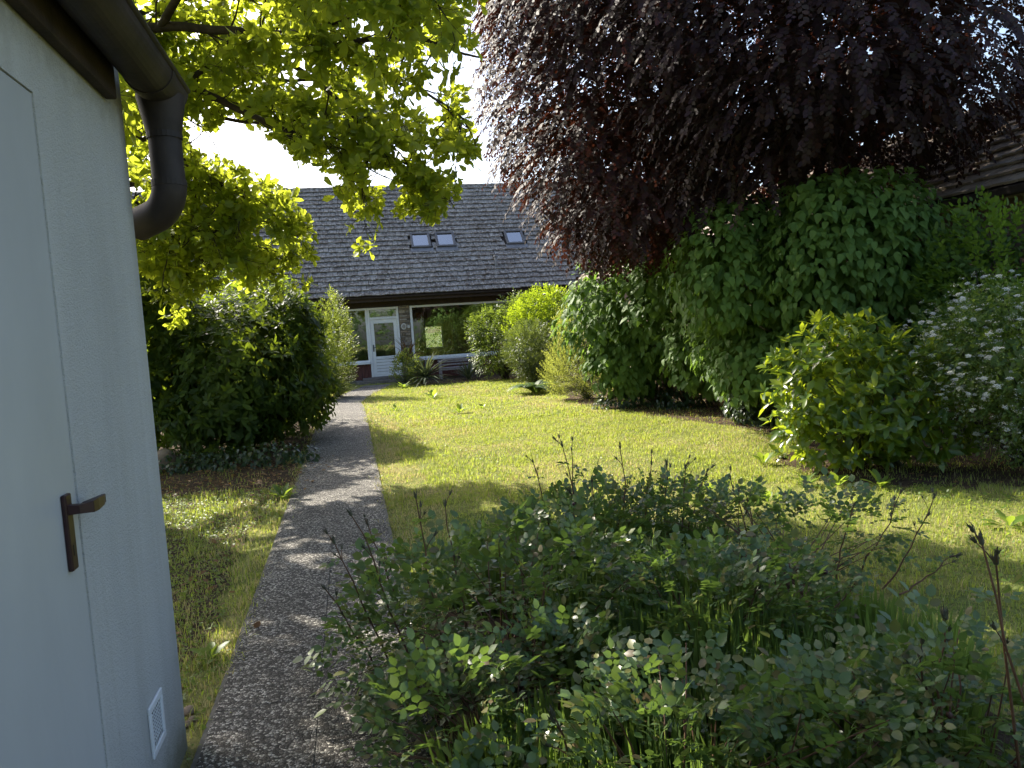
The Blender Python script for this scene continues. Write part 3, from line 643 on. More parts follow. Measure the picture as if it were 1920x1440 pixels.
# ------------------------------------------------------------------ lawn grass
def blades(name, xy, h, wdt, dry, lean, mat, kind='stuff', label=None, z0=0.0):
    n = len(xy); az = RNG.uniform(0, 2*math.pi, n); la = np.abs(RNG.normal(lean, .25, n)); d2 = np.stack([np.cos(az), np.sin(az)], 1)
    sd = np.stack([-d2[:, 1], d2[:, 0], np.zeros(n)], 1); b = np.stack([xy[:, 0], xy[:, 1], np.full(n, z0)], 1)
    mid = b+np.concatenate([d2*(h*.30*np.sin(la))[:, None], (h*.55*np.cos(la*.6))[:, None]], 1)
    tip = b+np.concatenate([d2*(h*1.0*np.sin(la))[:, None], (h*np.cos(la*1.05).clip(.05))[:, None]], 1)
    V = np.stack([b-sd*wdt[:, None]/2, b+sd*wdt[:, None]/2, mid-sd*wdt[:, None]*.42, mid+sd*wdt[:, None]*.42, tip], 1)
    fl = np.array([0, 1, 3, 2, 2, 3, 4]); idx = (fl[None]+(np.arange(n)*5)[:, None]).ravel(); me = poly_mesh(V.reshape(-1, 3), idx, np.tile([4, 3], n))
    at = me.attributes.new('dry', 'FLOAT', 'POINT'); at.data.foreach_set('value', np.repeat(dry, 5).astype(np.float32))
    o = link(name, me, mat)
    if kind: o['kind'] = kind
    if label: o['label'] = label
    return o
def lawn_pts(n, y0, y1, x0, x1, inbeds=False):
    xy = np.stack([RNG.uniform(x0, x1, n), RNG.uniform(y0, y1, n)], 1)
    x, y, z = proj(np.concatenate([xy, np.zeros((n, 1))], 1)); ok = (z > .5) & (x > -200) & (x < 2300) & (y < 1560)
    ok &= ~inside(PATH_POLY, xy)
    for bd, keep in ((BED_ROSE, .12), (BED_RIGHT, .18), (BED_LEFT, .03), (BED_HOUSE, .1), (BED_BARE, .10), (BED_VERGE, .85)): ok &= ~inside(bd, xy) | (RNG.random(n) < keep)
    ok &= ~(((xy-K0[:2]) @ U[:2] < .02) & ((xy-K0[:2]) @ N[:2] > -.02))
    return xy[ok]
def fnoise(xy, s, ph=0): return (np.sin(xy[:, 0]*s+ph)*np.cos(xy[:, 1]*s*.83+ph*1.7)+np.sin(xy[:, 0]*s*2.3+ph*.6+xy[:, 1]*s*.9)*.6+np.sin(xy[:, 1]*s*2.9-xy[:, 0]*s*1.7+ph)*.5)
P1 = lawn_pts(150000, 1.5, 7.5, -4.5, 7); P2 = lawn_pts(120000, 7.0, 13.5, -5.0, 6.0); P3 = lawn_pts(90000, 13, 25, -6.5, 4.0)
xy = np.concatenate([P1, P2, P3]); dist = xy[:, 1]
dn = fnoise(xy, .9, .4); dry = (((dn > .6) | ((xy[:, 0] < -1.0-.2126*(xy[:, 1]-2.9)+.9) & (xy[:, 0] > -2-.2*(xy[:, 1]-3)))) & (RNG.random(len(xy)) < .42)) | (RNG.random(len(xy)) < .14)
pe = (xy[:, 0]-(-.43-.2126*(xy[:, 1]-2.9))); dry |= (pe > -.05) & (pe < .55) & (xy[:, 1] < 17) & (fnoise(xy, 2.6, 3.3) > .1) & (RNG.random(len(xy)) < .75)
tall = fnoise(xy, 2.1, 2.2); cl_ = fnoise(xy, 7.3, 1.1); h = (.020+.010*np.clip(tall, -1, 1.6)+.016*np.clip(cl_, -.6, 1.8)+RNG.gamma(2, .007, len(xy))); h = h*np.where(dry, .8, 1)*(1+dist*.01)
left = xy[:, 0] < -1.0-.2126*(xy[:, 1]-2.9); h = np.where(left, h*1.35, h)
blades('lawn_grass', xy, h, (.0045+.0016*(dist > 7)+.0035*(dist > 13))*RNG.uniform(.7, 1.4, len(xy)), dry.astype(float), .55, GRASS)
tag(bpy.data.objects['lawn_grass'], 'short sunlit lawn grass with dry straw patches', kind='stuff')
es = RNG.uniform(.5, LP-1, 9000); eo = []
for s_ in es:
    p, t_, r_ = path_at(s_); eo.append(p+r_*((.455+RNG.normal(.025, .05))*(1 if RNG.random() < .5 else -1)))
eo = np.array(eo); ek = (fnoise(eo, 2.7, 3) > -.5) & ((eo[:, 1] > 3.2) | (eo[:, 0] > -1.2)); eo = eo[ek]
tag(blades('edge_grass', eo, RNG.uniform(.03, .06, len(eo))*(1+.6*np.clip(fnoise(eo, 5.1, 2), 0, 2)), RNG.uniform(.004, .007, len(eo)), (RNG.random(len(eo)) < .45).astype(float), .75, GRASS), 'ragged grass growing over the path edges', kind='stuff')
# clover and broad little leaves that fill the turf
xy = np.concatenate([lawn_pts(26000, 1.8, 8, -4, 6), lawn_pts(30000, 3, 9, -5, -1.6), lawn_pts(16000, 8, 16, -5, 5)]); cl = (fnoise(xy, 1.7, 5) > .1) | inside(BED_VERGE, xy); xy = xy[cl]; n = len(xy)
leaf_mass('clover', T_MED, np.concatenate([xy, RNG.uniform(.008, .04, (n, 1))], 1), nrm(rvec(n)*[1, 1, .3]), nrm(Z+rvec(n)*.5), RNG.uniform(.016, .036, n), L_weed, None, 'stuff')['label'] = 'small clover leaves mixed through the lawn'
# dead leaves on the bare soil, under hedges and at the path edges
lx = np.concatenate([np.stack([RNG.uniform(-5, -2.3, 900), RNG.uniform(8, 10.4, 900)], 1), np.stack([RNG.normal(-1.95, .12, 160)-.2126*(q := RNG.uniform(0, 8, 160)), 4+q], 1), np.stack([RNG.uniform(1.5, 5, 900), RNG.uniform(6.3, 14, 900)], 1)])
lx = lx[~inside(PATH_POLY, lx) | (RNG.random(len(lx)) < .25)]
onr = inside(BED_RIGHT, lx) | (lx[:, 0] < 0); lx = lx[onr]; n = len(lx)
leaf_mass('leaf_litter', T_MED, np.concatenate([lx, RNG.uniform(.03, .05, (n, 1))], 1), nrm(rvec(n)*[1, 1, .15]), nrm(Z+rvec(n)*.35), RNG.uniform(.03, .075, n), L_dry, None, 'stuff')['label'] = 'brown dead leaves scattered on bare soil and hedge bottoms'
# ------------------------------------------------------------------ magnolia over the path
MG = empty('magnolia_tree', (-5.4, 8.6, 0)); tag(MG, 'big magnolia with glowing yellow green leaves hanging over the path', 'tree')
limbs = [  # limbs above the frame are added so the crown shades the foreground
 [(-40, 330, 8.2, .075), (150, 90, 7.8, .06), (300, 52, 7.4, .048), (430, 58, 7.2, .04), (560, 68, 7.0, .032), (650, 38, 6.8, .022), (760, 10, 6.6, .012)],
 [(20, 300, 8.2, .06), (200, 130, 7.8, .045), (340, 158, 7.6, .036), (440, 205, 7.6, .031), (530, 245, 7.7, .027), (600, 275, 7.8, .022), (680, 285, 7.9, .016), (740, 298, 8.0, .011), (795, 328, 8.1, .008), (832, 365, 8.1, .006), (846, 392, 8.1, .004)],
 [(20, 330, 8.4, .05), (200, 160, 8.2, .035), (300, 190, 8.1, .027), (380, 208, 8.1, .022), (450, 228, 8.2, .017), (530, 236, 8.3, .012), (640, 225, 8.4, .008)],
 [(0, 360, 8.6, .06), (200, 238, 8.5, .045), (290, 270, 8.4, .038), (370, 312, 8.4, .032), (430, 343, 8.5, .026), (500, 385, 8.6, .018), (560, 430, 8.7, .010)],
 [(20, 380, 8.8, .05), (250, 345, 8.6, .036), (345, 342, 8.5, .032), (400, 352, 8.5, .029), (430, 375, 8.5, .027), (442, 408, 8.5, .024), (420, 432, 8.5, .018), (370, 450, 8.5, .013), (320, 465, 8.5, .008)],
 [(560, 68, 7.0, .030), (640, 110, 7.1, .024), (730, 150, 7.3, .019), (820, 190, 7.5, .013), (890, 250, 7.7, .008), (905, 300, 7.8, .004)],
 [(430, 58, 7.2, .034), (560, 130, 7.4, .026), (640, 190, 7.6, .02), (690, 250, 7.8, .015), (685, 310, 7.9, .009), (680, 362, 7.95, .004)],
 [(560, 68, 7.0, .028), (680, 70, 6.8, .022), (800, 60, 6.7, .016), (900, 90, 6.8, .009)],
 [(300, 52, 7.4, .04), (380, -60, 6.6, .032), (520, -90, 6.0, .026), (650, -70, 5.7, .018), (780, -40, 5.7, .010), (860, -15, 5.7, .004)],
 [(150, 90, 7.8, .05), (200, -200, 6.6, .04), (330, -380, 5.6, .03), (560, -420, 5.0, .018), (760, -330, 4.8, .008)],
 [(150, 90, 7.8, .05), (250, -320, 7.8, .04), (420, -480, 7.6, .02), (520, -420, 7.6, .008)],
 [(-40, 330, 8.2, .06), (-150, 60, 6.9, .045), (-150, -300, 5.6, .03), (50, -420, 4.8, .012)],
 [(300, 270, 8.4, .03), (330, 400, 9.0, .022), (380, 430, 9.3, .018), (470, 455, 9.6, .012), (560, 480, 9.8, .006)],
 [(150, 90, 7.8, .04), (330, 118, 8.5, .03), (440, 130, 8.9, .02), (540, 170, 9.1, .008)],
 [(150, 90, 7.8, .04), (300, 15, 8.4, .03), (430, 5, 8.6, .02), (580, 20, 8.6, .008)],
 [(20, 380, 8.8, .04), (230, 420, 9.0, .03), (320, 470, 9.2, .02), (420, 505, 9.4, .013), (530, 515, 9.7, .006)],
 [(0, 360, 8.6, .05), (260, 380, 9.3, .03), (360, 400, 9.6, .022), (480, 410, 9.9, .014), (560, 420, 10.1, .007)],
 [(340, 158, 7.6, .03), (420, 120, 7.9, .024), (520, 150, 8.3, .018), (620, 150, 8.7, .012), (720, 200, 8.9, .006)],
]
shade_limbs = [[(-5.0, 8.4, 2.6, .05), (-6.0, 8.9, 2.9, .04), (-7.0, 9.6, 3.2, .03), (-8.0, 10.2, 3.4, .012)], [(-5.0, 8.4, 3.0, .05), (-6.2, 8.4, 4.0, .04), (-7.2, 8.8, 4.7, .03), (-8.0, 9.4, 5.0, .012)], [(-5.0, 8.4, 2.3, .05), (-5.6, 7.7, 2.8, .04), (-6.1, 7.0, 3.1, .03), (-6.4, 6.3, 3.3, .012)],  # limbs mostly out of view, added to shade path, verge and rose bed
 [(-5.0, 8.4, 2.3, .05), (-5.0, 7.6, 2.6, .04), (-4.9, 6.9, 2.75, .03), (-4.8, 6.2, 2.8, .012)], [(-5.0, 8.4, 3.2, .05), (-5.8, 9.2, 4.6, .04), (-6.8, 9.9, 5.6, .03), (-7.8, 10.4, 6.2, .012)], [(-5.0, 8.4, 2.6, .06), (-4.7, 7.6, 3.3, .05), (-4.1, 6.9, 3.8, .035), (-3.5, 6.3, 4.1, .012)], [(-5.0, 8.4, 2.8, .06), (-5.0, 7.2, 3.5, .05), (-4.7, 6.2, 3.9, .035), (-4.3, 5.3, 4.0, .012)], [(-5.0, 8.4, 3.0, .06), (-5.6, 7.6, 3.9, .05), (-5.6, 6.6, 4.3, .035), (-5.2, 5.7, 4.5, .012)], [(-5.0, 8.4, 2.5, .06), (-5.6, 8.8, 3.2, .05), (-6.2, 9.2, 3.9, .035), (-6.9, 9.5, 4.3, .012)], [(-5.0, 8.4, 2.5, .06), (-5.9, 8.3, 3.1, .05), (-6.7, 8.5, 3.5, .035), (-7.4, 8.9, 3.9, .012)], [(-5.0, 8.4, 2.6, .08), (-4.8, 9.4, 3.6, .06), (-4.6, 10.4, 4.4, .04), (-4.5, 11.3, 4.7, .015)], [(-5.0, 8.4, 2.4, .06), (-5.3, 9.6, 2.9, .045), (-5.2, 10.6, 3.1, .03), (-5.0, 11.3, 3.1, .012)],
 [(-4.9, 8.3, 3.2, .07), (-4.0, 7.2, 5.2, .05), (-2.6, 6.2, 5.6, .035), (-1.4, 5.6, 5.5, .012)], [(-4.9, 8.3, 3.2, .06), (-4.2, 7.4, 5.8, .05), (-3.2, 6.4, 6.4, .035), (-2.0, 5.4, 6.4, .012)], [(-4.0, 7.2, 5.2, .05), (-3.4, 6.2, 5.3, .04), (-2.9, 5.2, 5.0, .03), (-2.3, 4.4, 4.6, .012)], [(-4.0, 7.2, 5.2, .05), (-3.2, 7.0, 5.6, .04), (-2.2, 7.0, 5.6, .03), (-1.4, 6.8, 5.4, .012)],
 [(-4.9, 8.3, 3.2, .07), (-4.6, 8.2, 4.4, .05), (-4.0, 8.0, 5.4, .035), (-3.2, 7.6, 6.0, .015)]]
gaps = [[(1005, -80), (1400, -80), (1400, 345), (935, 345), (932, 40), (990, 28)], [(735, 418), (1010, 418), (1010, 560), (735, 560)], [(868, 345), (1000, 345), (1000, 420), (850, 420)], [(352, 238), (420, 250), (520, 262), (560, 300), (548, 335), (470, 322), (420, 292), (350, 268)], [(560, 318), (640, 322), (648, 346), (560, 346)], [(700, 312), (738, 318), (732, 346), (690, 346)],
        [(862, 318), (955, 318), (960, 346), (868, 346)], [(560, 350), (625, 352), (640, 420), (660, 470), (610, 490), (585, 420)], [(725, 350), (740, 352), (735, 470), (705, 470), (712, 420)], [(905, 40), (935, 40), (930, 330), (918, 260), (905, 130)],
        [(430, 215), (470, 240), (440, 262), (400, 250)]]
gp = [np.array(g, float) for g in gaps]
def bez(pts, n):
    pts = np.array(pts, float); t = np.linspace(0, len(pts)-1, n); out = []
    for s_ in t:
        i = min(int(s_), len(pts)-2); f = s_-i; p0, p1, p2, p3 = pts[max(i-1, 0)], pts[i], pts[i+1], pts[min(i+2, len(pts)-1)]
        out.append(.5*((2*p1)+(-p0+p2)*f+(2*p0-5*p1+4*p2-p3)*f*f+(-p0+3*p1-3*p2+p3)*f**3))
    return np.array(out)
trunk = bez([(-5.4, 8.6, -.1, .17), (-5.35, 8.55, .8, .14), (-5.2, 8.5, 1.7, .13), (-5.0, 8.4, 2.4, .12), (-4.9, 8.3, 3.2, .10)], 12)
MB().tube(trunk[:, :3], trunk[:, 3], 12).build('trunk', bark_grey, MG, smooth=True)
twig = MB(); tips, tdirs = [], []
for L in limbs+shade_limbs:
    w_ = np.array([list(P(x, y, d))+[r] for x, y, d, r in L]) if L[0][1] > 15 or L[0][0] > 15 else np.array(L)
    if L[0][1] > 15 and L[0][3] >= .05 and L[0][0] < 100: w_ = np.concatenate([[[-4.95, 8.35, 2.6+RNG.random()*.5, .085]], w_])
    c = bez(w_, 34); c[:, :3] += np.cumsum(RNG.normal(0, .009, (34, 3)), 0)*np.linspace(0, 1, 34)[:, None]
    mbl = MB().tube(c[:, :3], np.maximum(c[:, 3], .004), 8); mbl.build('limb', bark_dark, MG, smooth=True)
    tl = np.linalg.norm(np.diff(c[:, :3], axis=0), axis=1).sum(); tang = nrm(np.gradient(c[:, :3], axis=0))
    nb = int(tl*(4.8 if L in (limbs[5], limbs[7], limbs[8]) else 6.5))
    for k in range(nb):
        f = RNG.uniform(.22, 1.0)**.8; i = int(f*33); b0 = c[i, :3]; dv = nrm(tang[i]*RNG.uniform(.35, 1)+rvec(1)[0]*.95+np.array([0, 0, .12])); ln = RNG.uniform(.35, .95)*(1.1-.35*f)
        q = [b0]; d_ = dv
        for s_ in range(5):
            d_ = nrm(d_+rvec(1)[0]*.33+np.array([0, 0, .05-.07*s_])); q.append(q[-1]+d_*ln/5)
        q = np.array(q); ex_, ey_, _ = proj(q[[3, 5]]); exy = np.stack([ex_, ey_], 1)
        if any(inside(g, exy).any() for g in gp): continue
        r0 = min(.010, c[i, 3]*.6+.002); twig.tube(q, np.linspace(r0, .003, 6), 4, False)
        for j in (2, 3, 4, 5):
            for m in range(2 if j < 5 else 3):
                dd = nrm(d_+rvec(1)[0]*1.0+np.array([0, 0, .10])); l2 = RNG.uniform(.08, .26); t2 = q[j]+dd*l2
                twig.tube(np.array([q[j], q[j]+dd*l2*.5+rvec(1)[0]*.02, t2]), [.0035, .003, .002], 3, False)
                tips.append(t2); tdirs.append(dd)
tips, tdirs = np.array(tips), np.array(tdirs)
x, y, z = proj(tips); xy_ = np.stack([x, y], 1); bad = np.zeros(len(tips), bool)
for g in gp: bad |= inside(g, xy_)
tips, tdirs = tips[~bad], tdirs[~bad]
twig.build('twigs', bark_dark, MG)['kind'] = 'stuff'
a1 = [np.concatenate(q) for q in zip(list(arr_rosette(tips, tdirs, 6, .102, .35, 58, 16, .28)), list(arr_spray(tips, tdirs, 4, .098, .14, .2, .3, .28)))]
x, y, z = proj(a1[0]+a1[1]*a1[3][:, None]*.6); xy_ = np.stack([x, y], 1); bad = np.zeros(len(x), bool)
for g in gp: bad |= inside(g, xy_)
keep = ~bad | (RNG.random(len(x)) < .08)
print('magnolia leaves', keep.sum())
a1 = [q[keep] for q in a1]; x, y, z = proj(a1[0]); hid = (x < 130) | (y < -60) | ((x < 250) & (y < 400)); out = hid & (RNG.random(len(x)) < .5)
leaf_mass('upper_foliage', T_LOW, a1[0][out], a1[1][out], a1[2][out], a1[3][out]*1.55, L_mag, MG, 'stuff')
foliage(MG, 'mag', T_OBOV, *[q[~hid] for q in a1], L_mag, 300)
# ------------------------------------------------------------------ copper beech on the right
BT = empty('copper_beech', (5.0, 12.8, 0)); tag(BT, 'huge dark purple copper beech towering over the right hand hedge', 'tree')
tk = bez([(5.0, 12.8, -.1, .36), (5.0, 12.8, 1.2, .29), (4.95, 12.75, 3, .25), (4.9, 12.7, 5, .19), (4.9, 12.6, 8, .08)], 14)
MB().tube(tk[:, :3], tk[:, 3], 14).build('trunk', bark_grey, BT, smooth=True)
BL = [(4.6, 12.6, 6.8, 4.7, 4.8, 4.6), (1.6, 11.5, 5.2, 2.1, 2.2, 2.6), (2.3, 12.6, 4.0, 2.2, 2.0, 1.9), (4.4, 9.6, 4.9, 2.6, 2.2, 2.0), (2.5, 10.3, 7.0, 2.8, 2.6, 2.6), (6.6, 10.6, 5.6, 2.3, 2.3, 2.0), (3.6, 11.3, 3.7, 2.4, 1.6, 1.5), (1.0, 11.8, 8.0, 1.6, 2, 2.2)]
tp, td = shell(BL, 19000, .16, 2.5, .22, .16, 1.6)
x, y, z = proj(tp); keep = ((x > 800) & (x < 2080) & (y > -250)) | (RNG.random(len(tp)) < .35); v = nrm(tp-CC); keep &= ((v*td).sum(1) < .35) | (RNG.random(len(tp)) < .45)
keep &= x > np.interp(y, [0, 200, 300, 350, 430, 500, 560], [925, 920, 960, 1000, 1045, 1130, 1250])
x1 = (x > 1740) & (y < 330); keep &= ~(x1 & (RNG.random(len(tp)) < .22)); keep &= ~((x > 1765) & (y > 165+(1920-x)*1.15))
keep &= (tp[:, 2] > np.interp(tp[:, 0], [1.2, 2.8, 3.8, 5, 7], [2.75, 2.8, 3.7, 3.7, 3.4]))
tp, td = tp[keep], td[keep]
for k in range(16):                                                  # boughs
    i = RNG.integers(len(tp)); b0 = tk[RNG.integers(4, 12), :3]; t_ = tp[i]*.93+np.array([4.8, 12.6, 6])*.07
    q = bez([b0, b0*.6+t_*.4+Z*.35, b0*.25+t_*.75+Z*.25, t_], 10); MB().tube(q, np.linspace(.075, .012, 10), 7).build('bough', bark_dark, BT, smooth=True)
def pendulous(tp, td, k, size, length):
    n = len(tp); d0 = nrm(td*[1, 1, .3]-Z*.15+rvec(n)*.4); Ps, As, Ns, Ss, q = [], [], [], [], [tp-d0*.1]
    e1 = nrm(np.cross(d0, Z)); d = d0.copy(); p = tp.copy(); ln = length*RNG.uniform(.6, 1.3, n)
    for j in range(k):
        d = nrm(d-Z*.055*(1+j*.07)); p = p+d*(ln/k)[:, None]; s_ = 1 if j % 2 else -1
        ax = nrm(d*.75+e1*s_*.75+rvec(n)*.22-Z*.2); Ps.append(p.copy()); As.append(ax); Ns.append(nrm(np.cross(e1, d)+td*.5+rvec(n)*.3)); Ss.append(size*RNG.normal(1, .2, n).clip(.5, 1.5)); q.append(p.copy())
    return (*map(np.concatenate, (Ps, As, Ns, Ss)), np.stack(q, 1))
ps, as_, ns, ss, qq = pendulous(tp, td, 14, .068, .52)
print('beech leaves', len(ps))
def ribbon_twigs(name, Q, r, mat, parent):
    """thin three-sided twigs along polylines Q (n, k, 3)"""
    n, k, _ = Q.shape; off = np.array([[1, 0, 0], [-.5, .87, 0], [-.5, -.5, .7]])*r
    V = Q[:, :, None, :]+off[None, None]*np.linspace(1, .4, k)[None, :, None, None]; fl = []
    for i in range(k-1):
        for j in range(3): fl += [i*3+j, i*3+(j+1) % 3, (i+1)*3+(j+1) % 3, (i+1)*3+j]
    fl = np.array(fl); idx = (fl[None]+(np.arange(n)*k*3)[:, None]).ravel(); o = link(name, poly_mesh(V.reshape(-1, 3), idx, np.full(n*(k-1)*3, 4)), mat, parent); o['kind'] = 'stuff'; return o
ribbon_twigs('twigs', qq[:, ::7], .0035, bark_dark, BT)
ip, idr = shell([(a, b_, c_, d_*.82, e_*.82, f_*.82) for a, b_, c_, d_, e_, f_ in BL], 3800, .2, 2.7, .5, .1, 1.6)
x, y, z = proj(ip); kk = (x > np.interp(y, [0, 200, 300, 350, 430, 500, 560], [960, 960, 1000, 1040, 1085, 1170, 1290])) & (ip[:, 2] > np.interp(ip[:, 0], [1.2, 2.8, 3.8, 5, 7], [2.8, 2.9, 3.7, 3.7, 3.6])) & ~((x > 1840) & (y < 340)) & ~((x > 1790) & (y > 190)); ip, idr = ip[kk], idr[kk]
leaf_mass('light_block_leaves', T_LOW, *arr_spray(ip, idr, 7, .17, .4, 0, .5), L_beech, BT, 'stuff')  # oversized leaves added inside the crown to block light
foliage(BT, 'beech', T_BEECH, ps, as_, ns, ss, L_beech, 300)
# ------------------------------------------------------------------ left side: rhododendron and shrubs
shrub('rhododendron', 'tall dark evergreen rhododendron left of the path', 'shrub',
      [(-4.2, 11.4, 1.15, 1.15, 1.2, 1.25), (-5.6, 11.6, 1.5, 1.3, 1.3, 1.6), (-3.95, 13.1, 1.3, .80, 1.3, 1.30), (-5.0, 12.3, 1.9, 1.2, 1.1, .85), (-6.8, 11.8, 1.4, 1.2, 1.2, 1.4), (-3.95, 12.5, 2.1, .75, .9, .7), (-4.3, 11.2, .6, 1.0, .95, .65), (-3.45, 12.0, 1.85, .55, .7, .65), (-3.4, 12.1, 1.0, .55, .8, .85), (-6.0, 11.3, 2.6, 1.4, 1.0, 1.0)],
      4700, lambda p, d: arr_rosette(p, d, 6, .125, .35, 66, 16, .22), T_LANC, 'rhodo', L_rhodo, [(-4.4, 11.9, 0), (-5.3, 12.0, 0), (-6.3, 12.0, 0), (-4.2, 12.9, 0)], 60, .03, bark_dark, 300, lumps=.2, lscale=2.6, inner=.4, core=2200, cs=.22)
shrub('privet_shrub', 'small leaved sunlit shrub between rhododendron and white door', 'shrub', [(-4.75, 20.6, 1.6, .55, .6, 1.45), (-5.3, 20.4, 1.3, .7, .6, 1.3), (-4.65, 20.3, .8, .45, .5, .8)],
      2600, lambda p, d: arr_spray(p, d, 7, .055, .2, .7, .1), T_LOW, 'privet', L_privet, [(-4.8, 20.6, 0)], 40, .012, bark_dark, 0, lumps=.22, thick=.2)
shrub('hydrangea_shrub', 'low dark leafy bush at the foot of the small leaved shrub', 'shrub', [(-5.1, 19.6, .35, .6, .45, .5), (-5.7, 19.4, .45, .6, .5, .55)],
      420, lambda p, d: arr_hang(p, d, 5, .09, .08), T_MED, 'hydr', L_rhodo, [(-5.2, 19.6, 0)], 14, .008, stem_green)
shrub('laurel_hedge', 'tall lime green laurel rising behind the rhododendron', 'shrub', [(-4.5, 14.2, 2.0, .75, .8, .95), (-5.2, 14.4, 2.3, 1.1, .9, 1.0), (-4.7, 15.2, 1.4, .6, .8, 1.1), (-6.3, 14.6, 2.5, 1, .8, 1.1)],
      900, lambda p, d: arr_rosette(p, d, 6, .12, .6, 52, 15), T_LANC, 'laurel2', L_lime, [(-5.0, 14.8, 0), (-5.9, 14.6, 0)], 30, .02, bark_dark, 0)
# ------------------------------------------------------------------ right side hedge, far to near
shrub('maple_shrub', 'light green layered bush half covering the picture window', 'shrub', [(-.45, 23.3, 1.2, .85, .7, 1.2), (.25, 23.4, 1.6, .8, .8, 1.15), (-.9, 23.2, 1.6, .5, .5, .6)],
      1900, lambda p, d: arr_spray(p, d, 7, .075, .26, .1, .3, .2, .25), T_LOW, 'maple', L_box, [(-.2, 23.4, 0)], 40, .016, bark_dark, 0, lumps=.22)
shrub('lime_dome_shrub', 'bright lime green rounded bush crowning the far right shrubs', 'shrub', [(1.15, 22.2, 1.75, 1.05, .9, 1.15), (.6, 22.4, 1.5, .8, .8, 1.0)],
      2200, lambda p, d: arr_spray(p, d, 6, .075, .2, .5, .15), T_LOW, 'limed', L_lime, [(1.0, 22.3, 0)], 40, .016, bark_dark, 0, lumps=.12, core=400, cs=.14)
shrub('box_ball_shrub', 'round clipped grey green ball shrub before the lime dome', 'shrub', [(.55, 19.4, 1.0, .78, .75, .85), (.75, 19.3, .6, .6, .6, .6)],
      2600, lambda p, d: arr_spray(p, d, 7, .045, .13, .5, .1), T_LOW, 'box', L_ball, [(.6, 19.4, 0)], 40, .014, bark_dark, 0, lumps=.07, core=400, cs=.1)
shrub('golden_shrub', 'fine leaved golden yellow shrub at the lawn edge', 'shrub', [(1.35, 15.9, .85, .70, .6, .95), (2.0, 15.5, .55, .7, .55, .6), (1.05, 16.1, .55, .5, .5, .6), (1.3, 16.0, 1.5, .45, .4, .6)],
      2600, lambda p, d: arr_spray(p, d, 10, .032, .24, .7, .1), T_LOW, 'gold', L_gold, [(1.6, 16, 0)], 50, .010, stem_green, 0, lumps=.2, thick=.2)
shrub('lilac_shrub', 'smaller sun flecked lilac left of the tall lilac', 'shrub', [(2.15, 14.4, 1.75, 1.15, 1.0, 1.2), (2.9, 13.6, 1.8, 1.1, 1.0, 1.1), (2.2, 13.9, .8, .8, .6, .7), (3.3, 13.2, 2.3, 1.1, .9, .85), (3.2, 12.6, 1.1, .7, .6, .8)],
      2300, lambda p, d: arr_hang(p, d, 4, .125, .14), T_HEART, 'lilac', L_lilac, [(2.7, 14.2, 0), (3.3, 13.9, 0)], 40, .022, bark_grey, 200, lumps=.16, zmin=.35, core=700)
shrub('lilac_bush', 'tall green lilac with heart shaped leaves in front of the beech', 'shrub', [(3.05, 10.1, 2.25, .9, .8, .95), (4.2, 9.3, 2.3, 1.1, .8, 1.0), (3.9, 10.4, 2.3, 1.3, 1.0, 1.05), (4.6, 9.6, 2.3, 1.2, 1.0, 1.0), (3.4, 10.9, 1.4, .8, .8, .9), (4.6, 9.6, 1.2, 1.2, .9, .9), (3.5, 10.3, 1.0, .75, .7, .75), (5.6, 9.4, 1.3, 1.0, .8, 1.2)],
      4600, lambda p, d: arr_hang(p, d, 4, .102, .15), T_HEART, 'lilac', L_lilac, [(4.2, 10.9, 0), (4.9, 10.6, 0), (3.6, 11.2, 0)], 60, .025, bark_grey, 300, lumps=.14, zmin=.45, core=1100)
shrub('philadelphus_shrub', 'fresh green bush at the right edge above the white flowers', 'shrub', [(5.6, 8.4, 1.92, 1.0, .8, .85), (6.4, 8.2, 1.6, .9, .8, 1.0), (5.2, 7.9, 1.3, .6, .6, .7)],
      1500, lambda p, d: arr_spray(p, d, 6, .075, .22, .6, .15), T_MED, 'phil', L_phila, [(5.8, 8.5, 0)], 40, .016, bark_dark, 100, lumps=.18)
sp, stp, std = shrub('spirea_shrub', 'arching spirea covered in clusters of small white flowers', 'shrub', [(4.6, 6.8, 1.05, .95, .8, .85), (5.4, 6.5, 1.25, .9, .8, .9), (4.75, 6.4, .75, .9, .6, .55), (4.3, 7.1, 1.15, .6, .6, .6), (4.4, 6.5, .95, .55, .5, .5), (4.9, 6.5, .45, .9, .5, .45)],
      2900, lambda p, d: arr_spray(p, d, 7, .035, .2, .1, .4), T_MED, 'spir', L_spir, [(4.9, 7.1, 0), (5.4, 7.0, 0)], 60, .010, bark_dark, 0, lumps=.18, zmin=.1, core=700, cs=.1)
out = (std*nrm(CC-stp)).sum(1) > .0; fl_ = stp[out & (RNG.random(len(stp)) < .9)]; RNG.shuffle(fl_)
